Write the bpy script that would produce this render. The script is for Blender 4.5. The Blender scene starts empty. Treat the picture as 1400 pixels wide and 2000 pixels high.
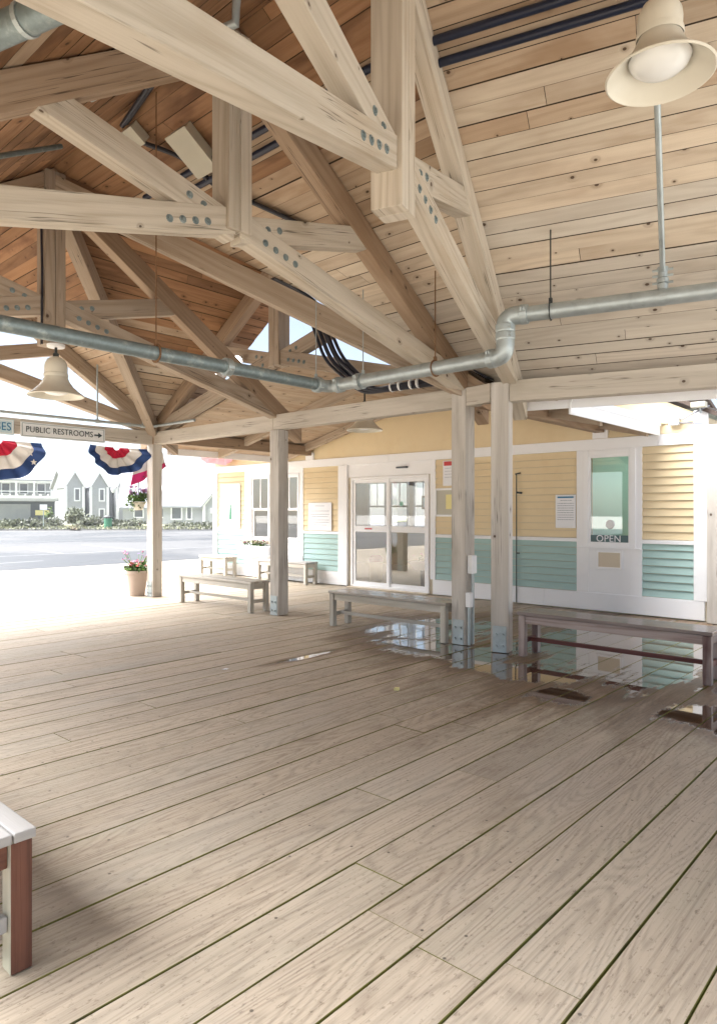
import bpy, bmesh, math, random
from mathutils import Vector, Matrix, noise
random.seed(7)
R = math.radians
scene = bpy.context.scene
COL = scene.collection

# ------------------------------------------------------------------ helpers
class MB:
    """collects shapes with UVs (metres) and a per-piece random value, links them as ONE mesh object"""
    def __init__(s):
        s.v = []; s.f = []; s.uv = []; s.rnd = []; s.mi = []
    def face(s, pts, uvs=None, rnd=0.5, mi=0):
        b = len(s.v)
        s.v += [tuple(p) for p in pts]
        s.f.append(tuple(range(b, b + len(pts))))
        s.uv.append(uvs or [(p[0], p[1]) for p in pts]); s.rnd.append(rnd); s.mi.append(mi)
    def hexa(s, c, L=None, mi=0, mi_side=None, rnd=None, front=2):
        """c: 8 corners, c[0:4] start end (ccw), c[4:8] far end; UV u runs start->far"""
        c = [Vector(p) for p in c]
        rnd = random.random() if rnd is None else rnd
        uo, vo = random.uniform(0, 60), random.uniform(0, 60)
        b = len(s.v)
        s.v += [tuple(p) for p in c]
        L = (c[4] - c[0]).length if L is None else L
        acc = 0
        for i in range(4):
            j = (i + 1) % 4
            w = (c[j] - c[i]).length
            s.f.append((b + i, b + j, b + 4 + j, b + 4 + i))
            s.uv.append([(uo, vo + acc), (uo, vo + acc + w), (uo + L, vo + acc + w), (uo + L, vo + acc)])
            s.rnd.append(rnd); s.mi.append(mi if (mi_side is None or i == front) else mi_side)
            acc += w
        w, h = (c[1] - c[0]).length, (c[3] - c[0]).length
        s.f.append((b + 3, b + 2, b + 1, b)); s.uv.append([(uo, vo + h), (uo + w * .2, vo + h), (uo + w * .2, vo), (uo, vo)])
        s.f.append((b + 4, b + 5, b + 6, b + 7)); s.uv.append([(uo, vo), (uo + w * .2, vo), (uo + w * .2, vo + h), (uo, vo + h)])
        s.rnd += [rnd, rnd]; m2 = mi if mi_side is None else mi_side; s.mi += [m2, m2]
    def bar(s, p0, p1, w, h, up=(0, 0, 1), **k):
        p0, p1 = Vector(p0), Vector(p1); d = (p1 - p0).normalized(); up = Vector(up)
        if abs(d.dot(up)) > .999: up = Vector((0, 1, 0))
        r = d.cross(up).normalized(); u = r.cross(d).normalized()
        q = [(-w / 2, -h / 2), (w / 2, -h / 2), (w / 2, h / 2), (-w / 2, h / 2)]
        s.hexa([p0 + r * a + u * b for a, b in q] + [p1 + r * a + u * b for a, b in q], **k)
    def box(s, x0, x1, y0, y1, z0, z1, **k):
        """length along the longest side"""
        d = (x1 - x0, y1 - y0, z1 - z0); m = d.index(max(d))
        if m == 0: s.bar((x0, (y0 + y1) / 2, (z0 + z1) / 2), (x1, (y0 + y1) / 2, (z0 + z1) / 2), d[1], d[2], **k)
        elif m == 1: s.bar(((x0 + x1) / 2, y0, (z0 + z1) / 2), ((x0 + x1) / 2, y1, (z0 + z1) / 2), d[0], d[2], **k)
        else: s.bar(((x0 + x1) / 2, (y0 + y1) / 2, z0), ((x0 + x1) / 2, (y0 + y1) / 2, z1), d[0], d[1], **k)
    def lathe(s, prof, c=(0, 0, 0), n=24, axis=None, rnd=.5, mi=0):
        c = Vector(c)
        M = Matrix.Identity(3) if axis is None else Vector((0, 0, 1)).rotation_difference(Vector(axis)).to_matrix()
        for (r0, z0), (r1, z1) in zip(prof, prof[1:]):
            for i in range(n):
                a, b = 2 * math.pi * i / n, 2 * math.pi * (i + 1) / n
                P = lambda r, z, t: c + M @ Vector((r * math.cos(t), r * math.sin(t), z))
                pts = [P(r0, z0, a), P(r0, z0, b), P(r1, z1, b), P(r1, z1, a)]
                uv = [(i / n, z0), ((i + 1) / n, z0), ((i + 1) / n, z1), (i / n, z1)]
                if r0 < 1e-6: pts, uv = pts[1:], uv[1:]
                elif r1 < 1e-6: pts, uv = pts[:3], uv[:3]
                s.face(pts, uv, rnd, mi)
    def tube(s, pts, r, n=10, rnd=.5, mi=0, caps=True):
        pts = [Vector(p) for p in pts]
        rings = []; up = None; L = 0; Ls = []
        for i, p in enumerate(pts):
            d = (pts[min(i + 1, len(pts) - 1)] - pts[max(i - 1, 0)]).normalized()
            if up is None:
                up = Vector((0, 0, 1)) if abs(d.z) < .9 else Vector((1, 0, 0))
            a = d.cross(up).normalized(); up = a.cross(d).normalized()
            if i: L += (p - pts[i - 1]).length
            Ls.append(L); rr = r[i] if isinstance(r, (list, tuple)) else r
            rings.append([p + (a * math.cos(2 * math.pi * k / n) + up * math.sin(2 * math.pi * k / n)) * rr for k in range(n)])
        for i in range(len(rings) - 1):
            for k in range(n):
                j = (k + 1) % n
                s.face([rings[i][k], rings[i][j], rings[i + 1][j], rings[i + 1][k]],
                       [(Ls[i], k / n), (Ls[i], (k + 1) / n), (Ls[i + 1], (k + 1) / n), (Ls[i + 1], k / n)], rnd, mi)
        if caps:
            s.face(rings[0][::-1], rnd=rnd, mi=mi); s.face(rings[-1], rnd=rnd, mi=mi)
    def prism(s, poly, ext, rnd=.5, mi=0):
        """planar polygon pts extruded by vector ext"""
        e = Vector(ext); a = [Vector(p) for p in poly]; b = [p + e for p in a]
        s.face(a, rnd=rnd, mi=mi); s.face(b[::-1], rnd=rnd, mi=mi)
        for i in range(len(a)):
            j = (i + 1) % len(a); s.face([a[i], b[i], b[j], a[j]], rnd=rnd, mi=mi)
    def build(s, name, mats, parent=None, smooth=False, bevel=0, merge=True, origin=None):
        me = bpy.data.meshes.new(name)
        O = Vector(origin) if origin is not None else Vector((0, 0, 0))
        me.from_pydata([tuple(Vector(v) - O) for v in s.v], [], s.f)
        uvl = me.uv_layers.new(name='UVMap'); at = me.attributes.new('rnd', 'FLOAT', 'FACE')
        i = 0
        for fi, u in enumerate(s.uv):
            for q in u: uvl.data[i].uv = q; i += 1
            at.data[fi].value = s.rnd[fi]
        if not isinstance(mats, (list, tuple)): mats = [mats]
        for m in mats: me.materials.append(m)
        for p, q in zip(me.polygons, s.mi): p.material_index = q; p.use_smooth = smooth
        if merge:
            bm = bmesh.new(); bm.from_mesh(me); bmesh.ops.remove_doubles(bm, verts=bm.verts, dist=1e-5)
            bmesh.ops.recalc_face_normals(bm, faces=bm.faces); bm.to_mesh(me); bm.free()
        o = bpy.data.objects.new(name, me); COL.objects.link(o)
        if parent is not None:
            o.parent = parent
        if origin is not None: o.location = O
        if bevel:
            b = o.modifiers.new('b', 'BEVEL'); b.width = bevel; b.segments = 2; b.limit_method = 'ANGLE'
        if smooth:
            try: me.set_sharp_from_angle(angle=R(40))
            except Exception: pass
        return o
def tag(o, label, cat, group=None, kind=None):
    o['label'] = label; o['category'] = cat
    if group: o['group'] = group
    if kind: o['kind'] = kind
    return o
def struct(o): o['kind'] = 'structure'; return o
def empty(name, loc=(0, 0, 0), rz=0):
    o = bpy.data.objects.new(name, None); COL.objects.link(o); o.location = loc; o.rotation_euler.z = rz
    o.empty_display_size = .1; return o
def kids(o): return [c for c in bpy.data.objects if c.parent == o]
def copy_tree(o, parent=None):
    c = o.copy(); COL.objects.link(c); c.parent = parent
    for ch in kids(o): copy_tree(ch, c)
    return c
def text_mesh(name, body, size, mat, parent, M, depth=.003, align='LEFT', sx=1.0):
    cu = bpy.data.curves.new(name, 'FONT'); cu.body = body; cu.size = size; cu.extrude = depth; cu.align_x = align; cu.align_y = 'CENTER'
    cu.offset = 0; cu.space_character = 1.06
    t = bpy.data.objects.new(name, cu); COL.objects.link(t)
    bpy.context.view_layer.update()
    me = bpy.data.meshes.new_from_object(t.evaluated_get(bpy.context.evaluated_depsgraph_get()))
    bpy.data.objects.remove(t); me.transform(Matrix.Diagonal((sx, 1, 1, 1))); me.transform(M); me.materials.clear(); me.materials.append(mat)
    o = bpy.data.objects.new(name, me); COL.objects.link(o); o.parent = parent
    return o

# ------------------------------------------------------------------ materials
def newmat(name):
    m = bpy.data.materials.new(name); m.use_nodes = True
    nt = m.node_tree; b = nt.nodes['Principled BSDF']; return m, nt, b
class G:
    def __init__(s, nt): s.nt = nt
    def n(s, t, **k):
        x = s.nt.nodes.new(t)
        for a, v in k.items(): setattr(x, a, v)
        return x
    def l(s, a, b): s.nt.links.new(a, b)
    def m(s, op, a, b=0.0, c=0.0, clamp=False):
        x = s.n('ShaderNodeMath', operation=op, use_clamp=clamp)
        for i, v in enumerate((a, b, c)):
            if hasattr(v, 'is_linked'): s.l(v, x.inputs[i])
            else: x.inputs[i].default_value = v
        return x.outputs[0]
    def mix(s, f, a, b, mode='MIX'):
        x = s.n('ShaderNodeMix', data_type='RGBA', blend_type=mode)
        for i, v in ((0, f), (6, a), (7, b)):
            if hasattr(v, 'is_linked'): s.l(v, x.inputs[i])
            else: x.inputs[i].default_value = v if i == 0 else (v[0], v[1], v[2], 1)
        return x.outputs[2]
    def ss(s, v, lo, hi, a=0, b=1):
        x = s.n('ShaderNodeMapRange', interpolation_type='SMOOTHSTEP')
        s.l(v, x.inputs[0]); x.inputs[1].default_value = lo; x.inputs[2].default_value = hi
        x.inputs[3].default_value = a; x.inputs[4].default_value = b; return x.outputs[0]
    def vec(s, x, y, z=0.0):
        c = s.n('ShaderNodeCombineXYZ')
        for i, v in enumerate((x, y, z)):
            if hasattr(v, 'is_linked'): s.l(v, c.inputs[i])
            else: c.inputs[i].default_value = v
        return c.outputs[0]
    def noise(s, vec, scale=1, detail=2, rough=.5, dist=0):
        x = s.n('ShaderNodeTexNoise'); s.l(vec, x.inputs['Vector'])
        x.inputs['Scale'].default_value = scale; x.inputs['Detail'].default_value = detail
        x.inputs['Roughness'].default_value = rough; x.inputs['Distortion'].default_value = dist
        return x.outputs['Fac']
    def bump(s, h, strength, dist, b):
        x = s.n('ShaderNodeBump'); s.l(h, x.inputs['Height']); x.inputs['Strength'].default_value = strength
        x.inputs['Distance'].default_value = dist; s.l(x.outputs[0], b.inputs['Normal']); return x

def wood(name, light, dark, rings=28, ring_amt=.5, fibre=.5, knots=0.0, knot_col=(.06, .03, .015), var=.35, hue=None,
         stain=None, stain_amt=.5, rough=.65, spec=.3, bump=.35, wet=False, stretch=.32, flk=1.3, crack=0):
    m, nt, b = newmat(name); g = G(nt)
    uv = g.n('ShaderNodeUVMap').outputs[0]; sp = g.n('ShaderNodeSeparateXYZ'); g.l(uv, sp.inputs[0]); u, v = sp.outputs[0], sp.outputs[1]
    rn = g.n('ShaderNodeAttribute', attribute_name='rnd').outputs['Fac']
    seed = g.m('MULTIPLY', rn, 37.0)
    d = None
    field = g.noise(g.vec(g.m('MULTIPLY', u, stretch), g.m('MULTIPLY', v, 4.2), seed), 1.0, 1.2, .45)
    if knots > 0:
        vo = g.n('ShaderNodeTexVoronoi', feature='F1', voronoi_dimensions='2D'); g.l(g.vec(g.m('MULTIPLY', u, .8), v), vo.inputs['Vector'])
        vo.inputs['Scale'].default_value = 4.6
        d = vo.outputs['Distance']; sc = g.n('ShaderNodeSeparateColor'); g.l(vo.outputs['Color'], sc.inputs[0])
        sel = g.m('LESS_THAN', sc.outputs[0], knots)
        size = g.m('MULTIPLY_ADD', sc.outputs[1], .055, .016)
        kn = g.m('MULTIPLY', g.ss(g.m('DIVIDE', d, size), .75, 1.2, 1, 0), sel)
        halo = g.m('MULTIPLY', g.ss(g.m('DIVIDE', d, size), .9, 4.0, 1, 0), sel)
        field = g.m('ADD', field, g.m('MULTIPLY', halo, .12))
    ph = g.m('MULTIPLY', field, rings * 2.0)
    wv = g.m('MULTIPLY_ADD', g.m('SINE', ph), .5, .5)
    wv = g.m('POWER', wv, 1.8)
    fb = g.noise(g.vec(g.m('MULTIPLY', u, 3.0), g.m('MULTIPLY', v, 150.0), seed), 1.0, 3, .6)
    fl = g.noise(g.vec(g.m('MULTIPLY', u, 1.1), g.m('MULTIPLY', v, 26.0), seed), 1.0, 3, .6)
    fac = g.m('ADD', g.m('MULTIPLY', wv, ring_amt), g.m('ADD', g.m('MULTIPLY', g.m('SUBTRACT', fb, .5), fibre), g.m('MULTIPLY', g.m('SUBTRACT', fl, .42), fibre * flk)), clamp=True)
    col = g.mix(fac, light, dark)
    if hue:
        r2 = g.m('FRACT', g.m('MULTIPLY', rn, 7.31))
        col = g.mix(g.m('MULTIPLY', g.ss(r2, .3, 1.0), .6), col, g.mix(fac, hue, [c * .55 for c in hue]))
    if stain:
        big = g.noise(g.vec(g.m('MULTIPLY', u, .9), g.m('MULTIPLY', v, 2.5), seed), 1.0, 4, .62)
        col = g.mix(g.m('MULTIPLY', g.ss(big, .48, .74), stain_amt), col, stain)
    br = g.m('MULTIPLY_ADD', g.m('FRACT', g.m('MULTIPLY', rn, 3.77)), var, 1 - var / 2)
    col = g.mix(1.0, col, g.vec(br, br, br), 'MULTIPLY')
    if knots > 0:
        col = g.mix(g.m('MULTIPLY', halo, .35), col, [c * .5 for c in dark]); col = g.mix(g.m('MULTIPLY', kn, .9), col, knot_col)
    if crack:
        ck = g.noise(g.vec(g.m('MULTIPLY', u, .55), g.m('MULTIPLY', v, 34.0), seed), 1.0, 2, .5)
        ck = g.ss(g.m('ABSOLUTE', g.m('SUBTRACT', ck, .5)), .004, .02, 1, 0)
        cm = g.ss(g.noise(g.vec(g.m('MULTIPLY', u, 1.3), g.m('MULTIPLY', v, 6.0), seed), 1.0, 2, .5), .52, .6)
        ck = g.m('MULTIPLY', ck, cm); col = g.mix(g.m('MULTIPLY', ck, crack), col, [c * .28 for c in dark])
    h = g.m('ADD', g.m('MULTIPLY', wv, .5), fb)
    rgh = g.m('MULTIPLY_ADD', fl, .25, rough - .1)
    if wet:
        tc = g.n('ShaderNodeTexCoord').outputs['Object']; s2 = g.n('ShaderNodeSeparateXYZ'); g.l(tc, s2.inputs[0]); X, Y = s2.outputs[0], s2.outputs[1]
        # dark specks and little stains trodden into the boards
        vs = g.n('ShaderNodeTexVoronoi', voronoi_dimensions='2D'); g.l(tc, vs.inputs['Vector']); vs.inputs['Scale'].default_value = 7.0
        c2 = g.n('ShaderNodeSeparateColor'); g.l(vs.outputs['Color'], c2.inputs[0])
        spot = g.m('MULTIPLY', g.ss(vs.outputs['Distance'], .025, .06, 1, 0), g.m('LESS_THAN', c2.outputs[0], .16))
        col = g.mix(g.m('MULTIPLY', spot, .8), col, (.05, .04, .03))
        fine = g.noise(g.vec(g.m('MULTIPLY', X, 60.0), g.m('MULTIPLY', Y, 22.0)), 1.0, 4, .75)
        col = g.mix(g.m('MULTIPLY', g.ss(fine, .54, .70), .6), col, (.12, .085, .055))
        pale = g.noise(g.vec(g.m('MULTIPLY', X, 1.4), g.m('MULTIPLY', Y, .5)), 1.0, 4, .6)
        col = g.mix(g.m('MULTIPLY', g.ss(pale, .45, .75), .32), col, (.44, .415, .375))
        grime = g.noise(g.vec(g.m('MULTIPLY', X, 2.6), g.m('MULTIPLY', Y, 1.1), 7.0), 1.0, 6, .68)
        col = g.mix(g.m('MULTIPLY', g.ss(grime, .52, .74), .35), col, (.20, .15, .10))
        # standing water round the double post and the two benches
        def ell(cx, cy, rx, ry):
            a = g.m('POWER', g.m('DIVIDE', g.m('SUBTRACT', X, cx), rx), 2.0); c = g.m('POWER', g.m('DIVIDE', g.m('SUBTRACT', Y, cy), ry), 2.0)
            return g.m('SUBTRACT', 1.0, g.m('SQRT', g.m('ADD', a, c)))
        e = None
        for q in PUDDLES:
            w_ = ell(*q); e = w_ if e is None else g.m('MAXIMUM', e, w_)
        n1 = g.noise(g.vec(g.m('MULTIPLY', X, 3.2), g.m('MULTIPLY', Y, 1.3)), 1.0, 4, .6)
        n2 = g.noise(g.vec(g.m('MULTIPLY', X, 16.0), g.m('MULTIPLY', Y, 2.0)), 1.0, 3, .6)
        lev = g.m('ADD', e, g.m('ADD', g.m('MULTIPLY', g.m('SUBTRACT', n1, .5), 1.5), g.m('ADD', g.m('MULTIPLY', g.m('SUBTRACT', n2, .5), .95), g.m('MULTIPLY', g.m('SUBTRACT', fine, .5), .5))))
        pud = g.ss(lev, .12, .27); damp = g.ss(lev, -.8, .05)
        col = g.mix(damp, col, g.mix(1.0, col, (.38, .29, .22), 'MULTIPLY'))
        col = g.mix(pud, col, g.mix(1.0, col, (.55, .5, .45), 'MULTIPLY'))
        rgh = g.m('MAXIMUM', g.m('MULTIPLY', rgh, g.m('MULTIPLY_ADD', damp, -.35, 1.0)), 0.0)
        mr = g.n('ShaderNodeMix'); g.l(pud, mr.inputs[0]); g.l(rgh, mr.inputs[2]); mr.inputs[3].default_value = .025; rgh = mr.outputs[0]
        h = g.m('MULTIPLY', h, g.m('MULTIPLY_ADD', pud, -.985, 1.0))
        sp_ = g.m('MULTIPLY_ADD', pud, .75, spec); g.l(sp_, b.inputs['Specular IOR Level'])
        g.l(g.m('MULTIPLY', pud, .75), b.inputs['Coat Weight']); b.inputs['Coat Roughness'].default_value = .02
    else:
        b.inputs['Specular IOR Level'].default_value = spec
    g.l(col, b.inputs['Base Color']); g.l(rgh, b.inputs['Roughness'])
    g.bump(h, bump, .004, b)
    return m

def plain(name, col, rough=.6, metal=0, spec=.4, vary=.12, scale=6, bump=0, dirt=None, dirt_amt=.3, coat=0):
    m, nt, b = newmat(name); g = G(nt)
    tc = g.n('ShaderNodeTexCoord').outputs['Object']
    nz = g.noise(tc, scale, 5, .6)
    c = g.mix(nz, [x * (1 - vary) for x in col], [min(1, x * (1 + vary)) for x in col])
    if dirt:
        n2 = g.noise(tc, scale * .4, 5, .65); c = g.mix(g.m('MULTIPLY', g.ss(n2, .5, .75), dirt_amt), c, dirt)
    g.l(c, b.inputs['Base Color']); b.inputs['Roughness'].default_value = rough; b.inputs['Metallic'].default_value = metal
    b.inputs['Specular IOR Level'].default_value = spec
    if coat: b.inputs['Coat Weight'].default_value = coat
    if bump:
        g.bump(g.noise(tc, scale * 8, 3), bump, .003, b)
    return m

PUDDLES = [(-2.5, 7.7, 1.75, 2.3), (-4.95, 7.0, .8, 1.0), (-4.1, 5.9, .95, .5), (-3.1, 5.6, .8, .4), (-1.35, 5.25, .4, .4), (-4.95, 4.8, .07, .5), (-2.4, 5.05, .25, .3)]
M = {}
M['deck'] = wood('deck_wood', (.53, .445, .345), (.19, .145, .105), rings=85, ring_amt=.30, fibre=1.05, var=.15, stretch=.5, flk=.8, hue=(.46, .40, .32),
                 stain=(.45, .41, .31), stain_amt=.35, rough=.6, wet=True, bump=.5)
M['board_edge'] = plain('gap_shade_edge', (.05, .035, .022), .9, vary=.3)  # near-black board sides: shade of the ceiling gaps put into the colour
M['deck_side'] = plain('mossy_board_edge', (.17, .165, .035), .9, vary=.6, scale=4, dirt=(.06, .045, .025), dirt_amt=.9)
M['roof'] = wood('roof_board_wood', (.66, .575, .46), (.44, .33, .225), rings=22, ring_amt=.3, fibre=.5, knots=.42, var=.19, stretch=.5,
                 hue=(.58, .48, .37), stain=(.40, .29, .20), stain_amt=.6, rough=.7, bump=.2)
M['timber'] = wood('timber_wood', (.54, .485, .405), (.34, .285, .215), rings=26, ring_amt=.4, fibre=.65, knots=.2, var=.16,
                   stain=(.42, .33, .23), stain_amt=.5, rough=.7, bump=.25, crack=.75)
M['timber_brown'] = wood('brown_timber_wood', (.36, .265, .185), (.22, .145, .09), rings=26, ring_amt=.4, fibre=.65, knots=.2, var=.2,
                   stain=(.24, .15, .085), stain_amt=.6, rough=.7, bump=.25, crack=.75)
M['timber_mid'] = wood('grey_brown_timber_wood', (.42, .345, .27), (.27, .205, .145), rings=26, ring_amt=.4, fibre=.65, knots=.2, var=.2,
                   stain=(.28, .20, .13), stain_amt=.6, rough=.7, bump=.25, crack=.75)
M['roof_grey'] = wood('bleached_roof_board_wood', (.60, .55, .475), (.42, .36, .29), rings=22, ring_amt=.3, fibre=.55, knots=.5, var=.16, stretch=.5,
                 hue=(.55, .49, .42), stain=(.40, .32, .24), stain_amt=.5, rough=.7, bump=.2)
M['roof_mid'] = wood('tan_roof_board_wood', (.50, .395, .29), (.31, .215, .135), rings=22, ring_amt=.3, fibre=.5, knots=.42, var=.22, stretch=.5,
                 hue=(.43, .30, .20), stain=(.27, .165, .09), stain_amt=.6, rough=.7, bump=.2)
M['roof_warm'] = wood('orange_brown_roof_board_wood', (.32, .18, .095), (.17, .08, .036), rings=22, ring_amt=.35, fibre=.6, knots=.4, var=.5, stretch=.5,
                 hue=(.40, .22, .11), stain=(.11, .05, .025), stain_amt=.75, rough=.7, bump=.2)  # unbleached brown wood, with some of the recess shade put into its colour
M['post'] = wood('weathered_post_wood', (.57, .535, .49), (.33, .29, .245), rings=9, ring_amt=.35, fibre=.6, knots=.08, var=.12,
                 stain=(.22, .19, .14), stain_amt=.5, rough=.75, bump=.35, crack=.75)
M['eave'] = wood('eave_beam_wood', (.54, .495, .43), (.34, .29, .235), rings=9, ring_amt=.35, fibre=.5, knots=.15, var=.1,
                 stain=(.25, .22, .16), stain_amt=.4, rough=.75, bump=.3, crack=.75)
M['dark_timber'] = wood('aged_timber_wood', (.27, .20, .14), (.13, .09, .06), rings=9, fibre=.5, knots=.1, var=.15, rough=.75)
M['bench'] = wood('bench_wood', (.52, .49, .44), (.30, .27, .22), rings=14, fibre=.6, var=.18, stain=(.36, .34, .24), stain_amt=.5, rough=.6)
M['bench_wet'] = wood('wet_bench_wood', (.36, .33, .29), (.22, .19, .16), rings=14, fibre=.35, var=.15, rough=.12, spec=.6, bump=.08)
M['bench_red'] = wood('maroon_bench_wood', (.37, .31, .29), (.19, .125, .115), rings=30, fibre=.8, var=.3, stain=(.085, .03, .028), stain_amt=.95, rough=.5)
M['bench_maroon'] = wood('maroon_paint', (.13, .045, .04), (.07, .02, .02), rings=14, fibre=.7, var=.15, rough=.45)
M['bench_red_wet'] = wood('wet_maroon_wood', (.22, .185, .175), (.12, .09, .085), rings=14, fibre=.3, var=.15, rough=.1, spec=.6, bump=.06)
M['bench_white'] = wood('white_bench_wood', (.44, .43, .42), (.34, .325, .31), rings=14, fibre=.5, var=.08, rough=.6)
M['bench_pale'] = wood('pale_mossy_bench_wood', (.55, .53, .46), (.36, .34, .25), rings=14, fibre=.5, var=.08, stain=(.36, .37, .22), stain_amt=.5, rough=.65)
M['bench_brown'] = wood('worn_brown_bench_wood', (.20, .085, .055), (.075, .03, .022), rings=40, fibre=1.3, var=.2, stain=(.10, .045, .03), stain_amt=.8, rough=.55)
M['white'] = plain('white_paint', (.84, .845, .86), .5, vary=.03, scale=3, bump=.05, dirt=(.62, .6, .56), dirt_amt=.18)
M['yellow'] = plain('yellow_clapboard_paint', (.73, .60, .385), .6, vary=.05, scale=4, bump=.1, dirt=(.6, .42, .2), dirt_amt=.25)
M['teal'] = plain('sea_green_clapboard_paint', (.36, .51, .485), .6, vary=.05, scale=4, bump=.1, dirt=(.24, .38, .34), dirt_amt=.25)
M['cream'] = plain('cream_wall', (.62, .55, .42), .7, vary=.05)
M['tealwall'] = plain('green_room_wall', (.36, .60, .53), .7, vary=.04)
M['cladgrey'] = plain('grey_shingles', (.42, .43, .45), .8, vary=.12, scale=2.5)
M['roofgrey'] = plain('grey_roof_shingles', (.30, .31, .33), .85, vary=.15, scale=2)
M['shingle_brown'] = plain('brown_shingles', (.12, .09, .075), .9, vary=.3, scale=8)
M['pane_far'] = plain('dull_window_glass', (.16, .17, .19), .15, vary=.1)
M['galv'] = plain('galvanised_steel', (.40, .45, .46), .45, metal=.55, vary=.22, scale=14, dirt=(.22, .24, .24), dirt_amt=.5, bump=.1)
M['galv_dark'] = plain('stained_galvanised_steel', (.20, .25, .26), .5, metal=.5, vary=.35, scale=22, dirt=(.5, .55, .53), dirt_amt=.6, bump=.15)
M['rust'] = plain('rusty_rod_steel', (.20, .11, .055), .8, metal=.3, vary=.4, scale=20)
M['black'] = plain('black_sheathing', (.018, .020, .030), .4, vary=.2)
M['navy'] = plain('dark_blue_conduit', (.016, .022, .045), .35, vary=.3, scale=30)
M['enamel'] = plain('cream_lamp_enamel', (.66, .63, .54), .35, vary=.05, dirt=(.5, .46, .36), dirt_amt=.3)
M['diffuser'] = plain('lamp_glass_diffuser', (.78, .79, .78), .25, vary=.03)
M['boxgrey'] = plain('grey_box_metal', (.48, .46, .38), .55, vary=.06)
M['plastic'] = plain('white_plastic', (.78, .79, .80), .4, vary=.03)
M['signwhite'] = plain('sign_face', (.74, .76, .77), .5, vary=.03)
M['signblue'] = plain('pale_sign_face', (.55, .68, .72), .5, vary=.03)
M['ink'] = plain('sign_ink', (.03, .05, .06), .6)
M['inkblue'] = plain('blue_sign_ink', (.02, .17, .33), .6)
M['inkgrey'] = plain('grey_print', (.22, .24, .29), .7)
M['inkgreen'] = plain('green_print', (.07, .22, .14), .7)
M['inkred'] = plain('red_print', (.55, .06, .06), .7)
M['paper'] = plain('paper', (.78, .79, .82), .7, vary=.02)
M['paperyellow'] = plain('yellow_paper', (.78, .70, .33), .7, vary=.04)
M['red'] = plain('red_cloth', (.50, .015, .05), .85, vary=.15)
M['magenta'] = plain('faded_red_cloth', (.62, .03, .17), .85, vary=.15)
M['pink'] = plain('bleached_pink_cloth', (.72, .36, .42), .85, vary=.15)
M['cloth'] = plain('white_cloth', (.76, .74, .72), .9, vary=.06)
M['blue'] = plain('blue_cloth', (.03, .07, .22), .85, vary=.2)
M['bluelight'] = plain('faded_blue_cloth', (.10, .33, .62), .85, vary=.2)
M['pot'] = plain('clay_pot', (.40, .32, .27), .75, vary=.08, scale=5)
M['leaf'] = plain('leaf_green', (.10, .19, .035), .6, vary=.5, scale=9)
M['leafdark'] = plain('dark_leaf_green', (.055, .10, .03), .6, vary=.5, scale=9)
M['bush'] = plain('bush_leaves', (.15, .165, .11), .7, vary=.6, scale=3)
M['bushgrey'] = plain('grey_green_leaves', (.20, .205, .17), .7, vary=.6, scale=3)
M['petal_red'] = plain('red_petals', (.50, .05, .05), .7, vary=.3, scale=30)
M['petal_pink'] = plain('pink_petals', (.62, .22, .36), .7, vary=.3, scale=30)
M['petal_violet'] = plain('violet_petals', (.28, .20, .38), .7, vary=.3, scale=30)
M['petal_white'] = plain('white_petals', (.75, .70, .55), .7, vary=.2, scale=30)
M['petal_dark'] = plain('wine_petals', (.22, .06, .09), .7, vary=.3, scale=30)
M['soil'] = plain('soil', (.04, .03, .02), .9)
def wet_asphalt():
    m, nt, b = newmat('wet_asphalt'); g = G(nt); tc = g.n('ShaderNodeTexCoord').outputs['Object']; sp = g.n('ShaderNodeSeparateXYZ'); g.l(tc, sp.inputs[0])
    n1 = g.noise(g.vec(g.m('MULTIPLY', sp.outputs[0], .10), g.m('MULTIPLY', sp.outputs[1], .045)), 1.0, 5, .62)
    n2 = g.noise(tc, 3.0, 4, .7)
    wet = g.ss(g.m('ADD', n1, g.m('MULTIPLY', g.m('SUBTRACT', n2, .5), .18)), .44, .56)
    c = g.mix(n2, (.065, .066, .068), (.10, .10, .102)); c = g.mix(wet, c, (.028, .029, .031)); g.l(c, b.inputs['Base Color'])
    g.l(g.m('MULTIPLY_ADD', wet, -.35, .8), b.inputs['Roughness']); b.inputs['Specular IOR Level'].default_value = .24
    g.bump(n2, .2, .01, b); return m
M['asphalt'] = wet_asphalt()
M['paint'] = plain('road_paint', (.20, .20, .20), .45, vary=.08)
M['kerb'] = plain('kerb_concrete', (.38, .37, .35), .8, vary=.1)
M['brick'] = plain('brick_path', (.34, .20, .16), .8, vary=.15)
M['grass'] = plain('verge_grass', (.24, .245, .15), .9, vary=.4, scale=1.2)
M['sand'] = plain('pale_concrete_ground', (.46, .44, .40), .9, vary=.12, scale=.5)
M['earth'] = plain('dark_earth', (.05, .04, .03), .9)  # even dark brown soil
M['darkgrey'] = plain('dark_grey_panel', (.09, .10, .12), .6, vary=.1)
M['iron'] = plain('black_iron', (.03, .035, .035), .5)
M['beige'] = plain('beige_metal', (.60, .52, .40), .5, vary=.06)
M['panel_teal'] = plain('dark_teal_panel', (.07, .13, .14), .4)
M['tile'] = plain('pale_floor_tile', (.55, .52, .47), .18, vary=.08, scale=2)
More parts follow.
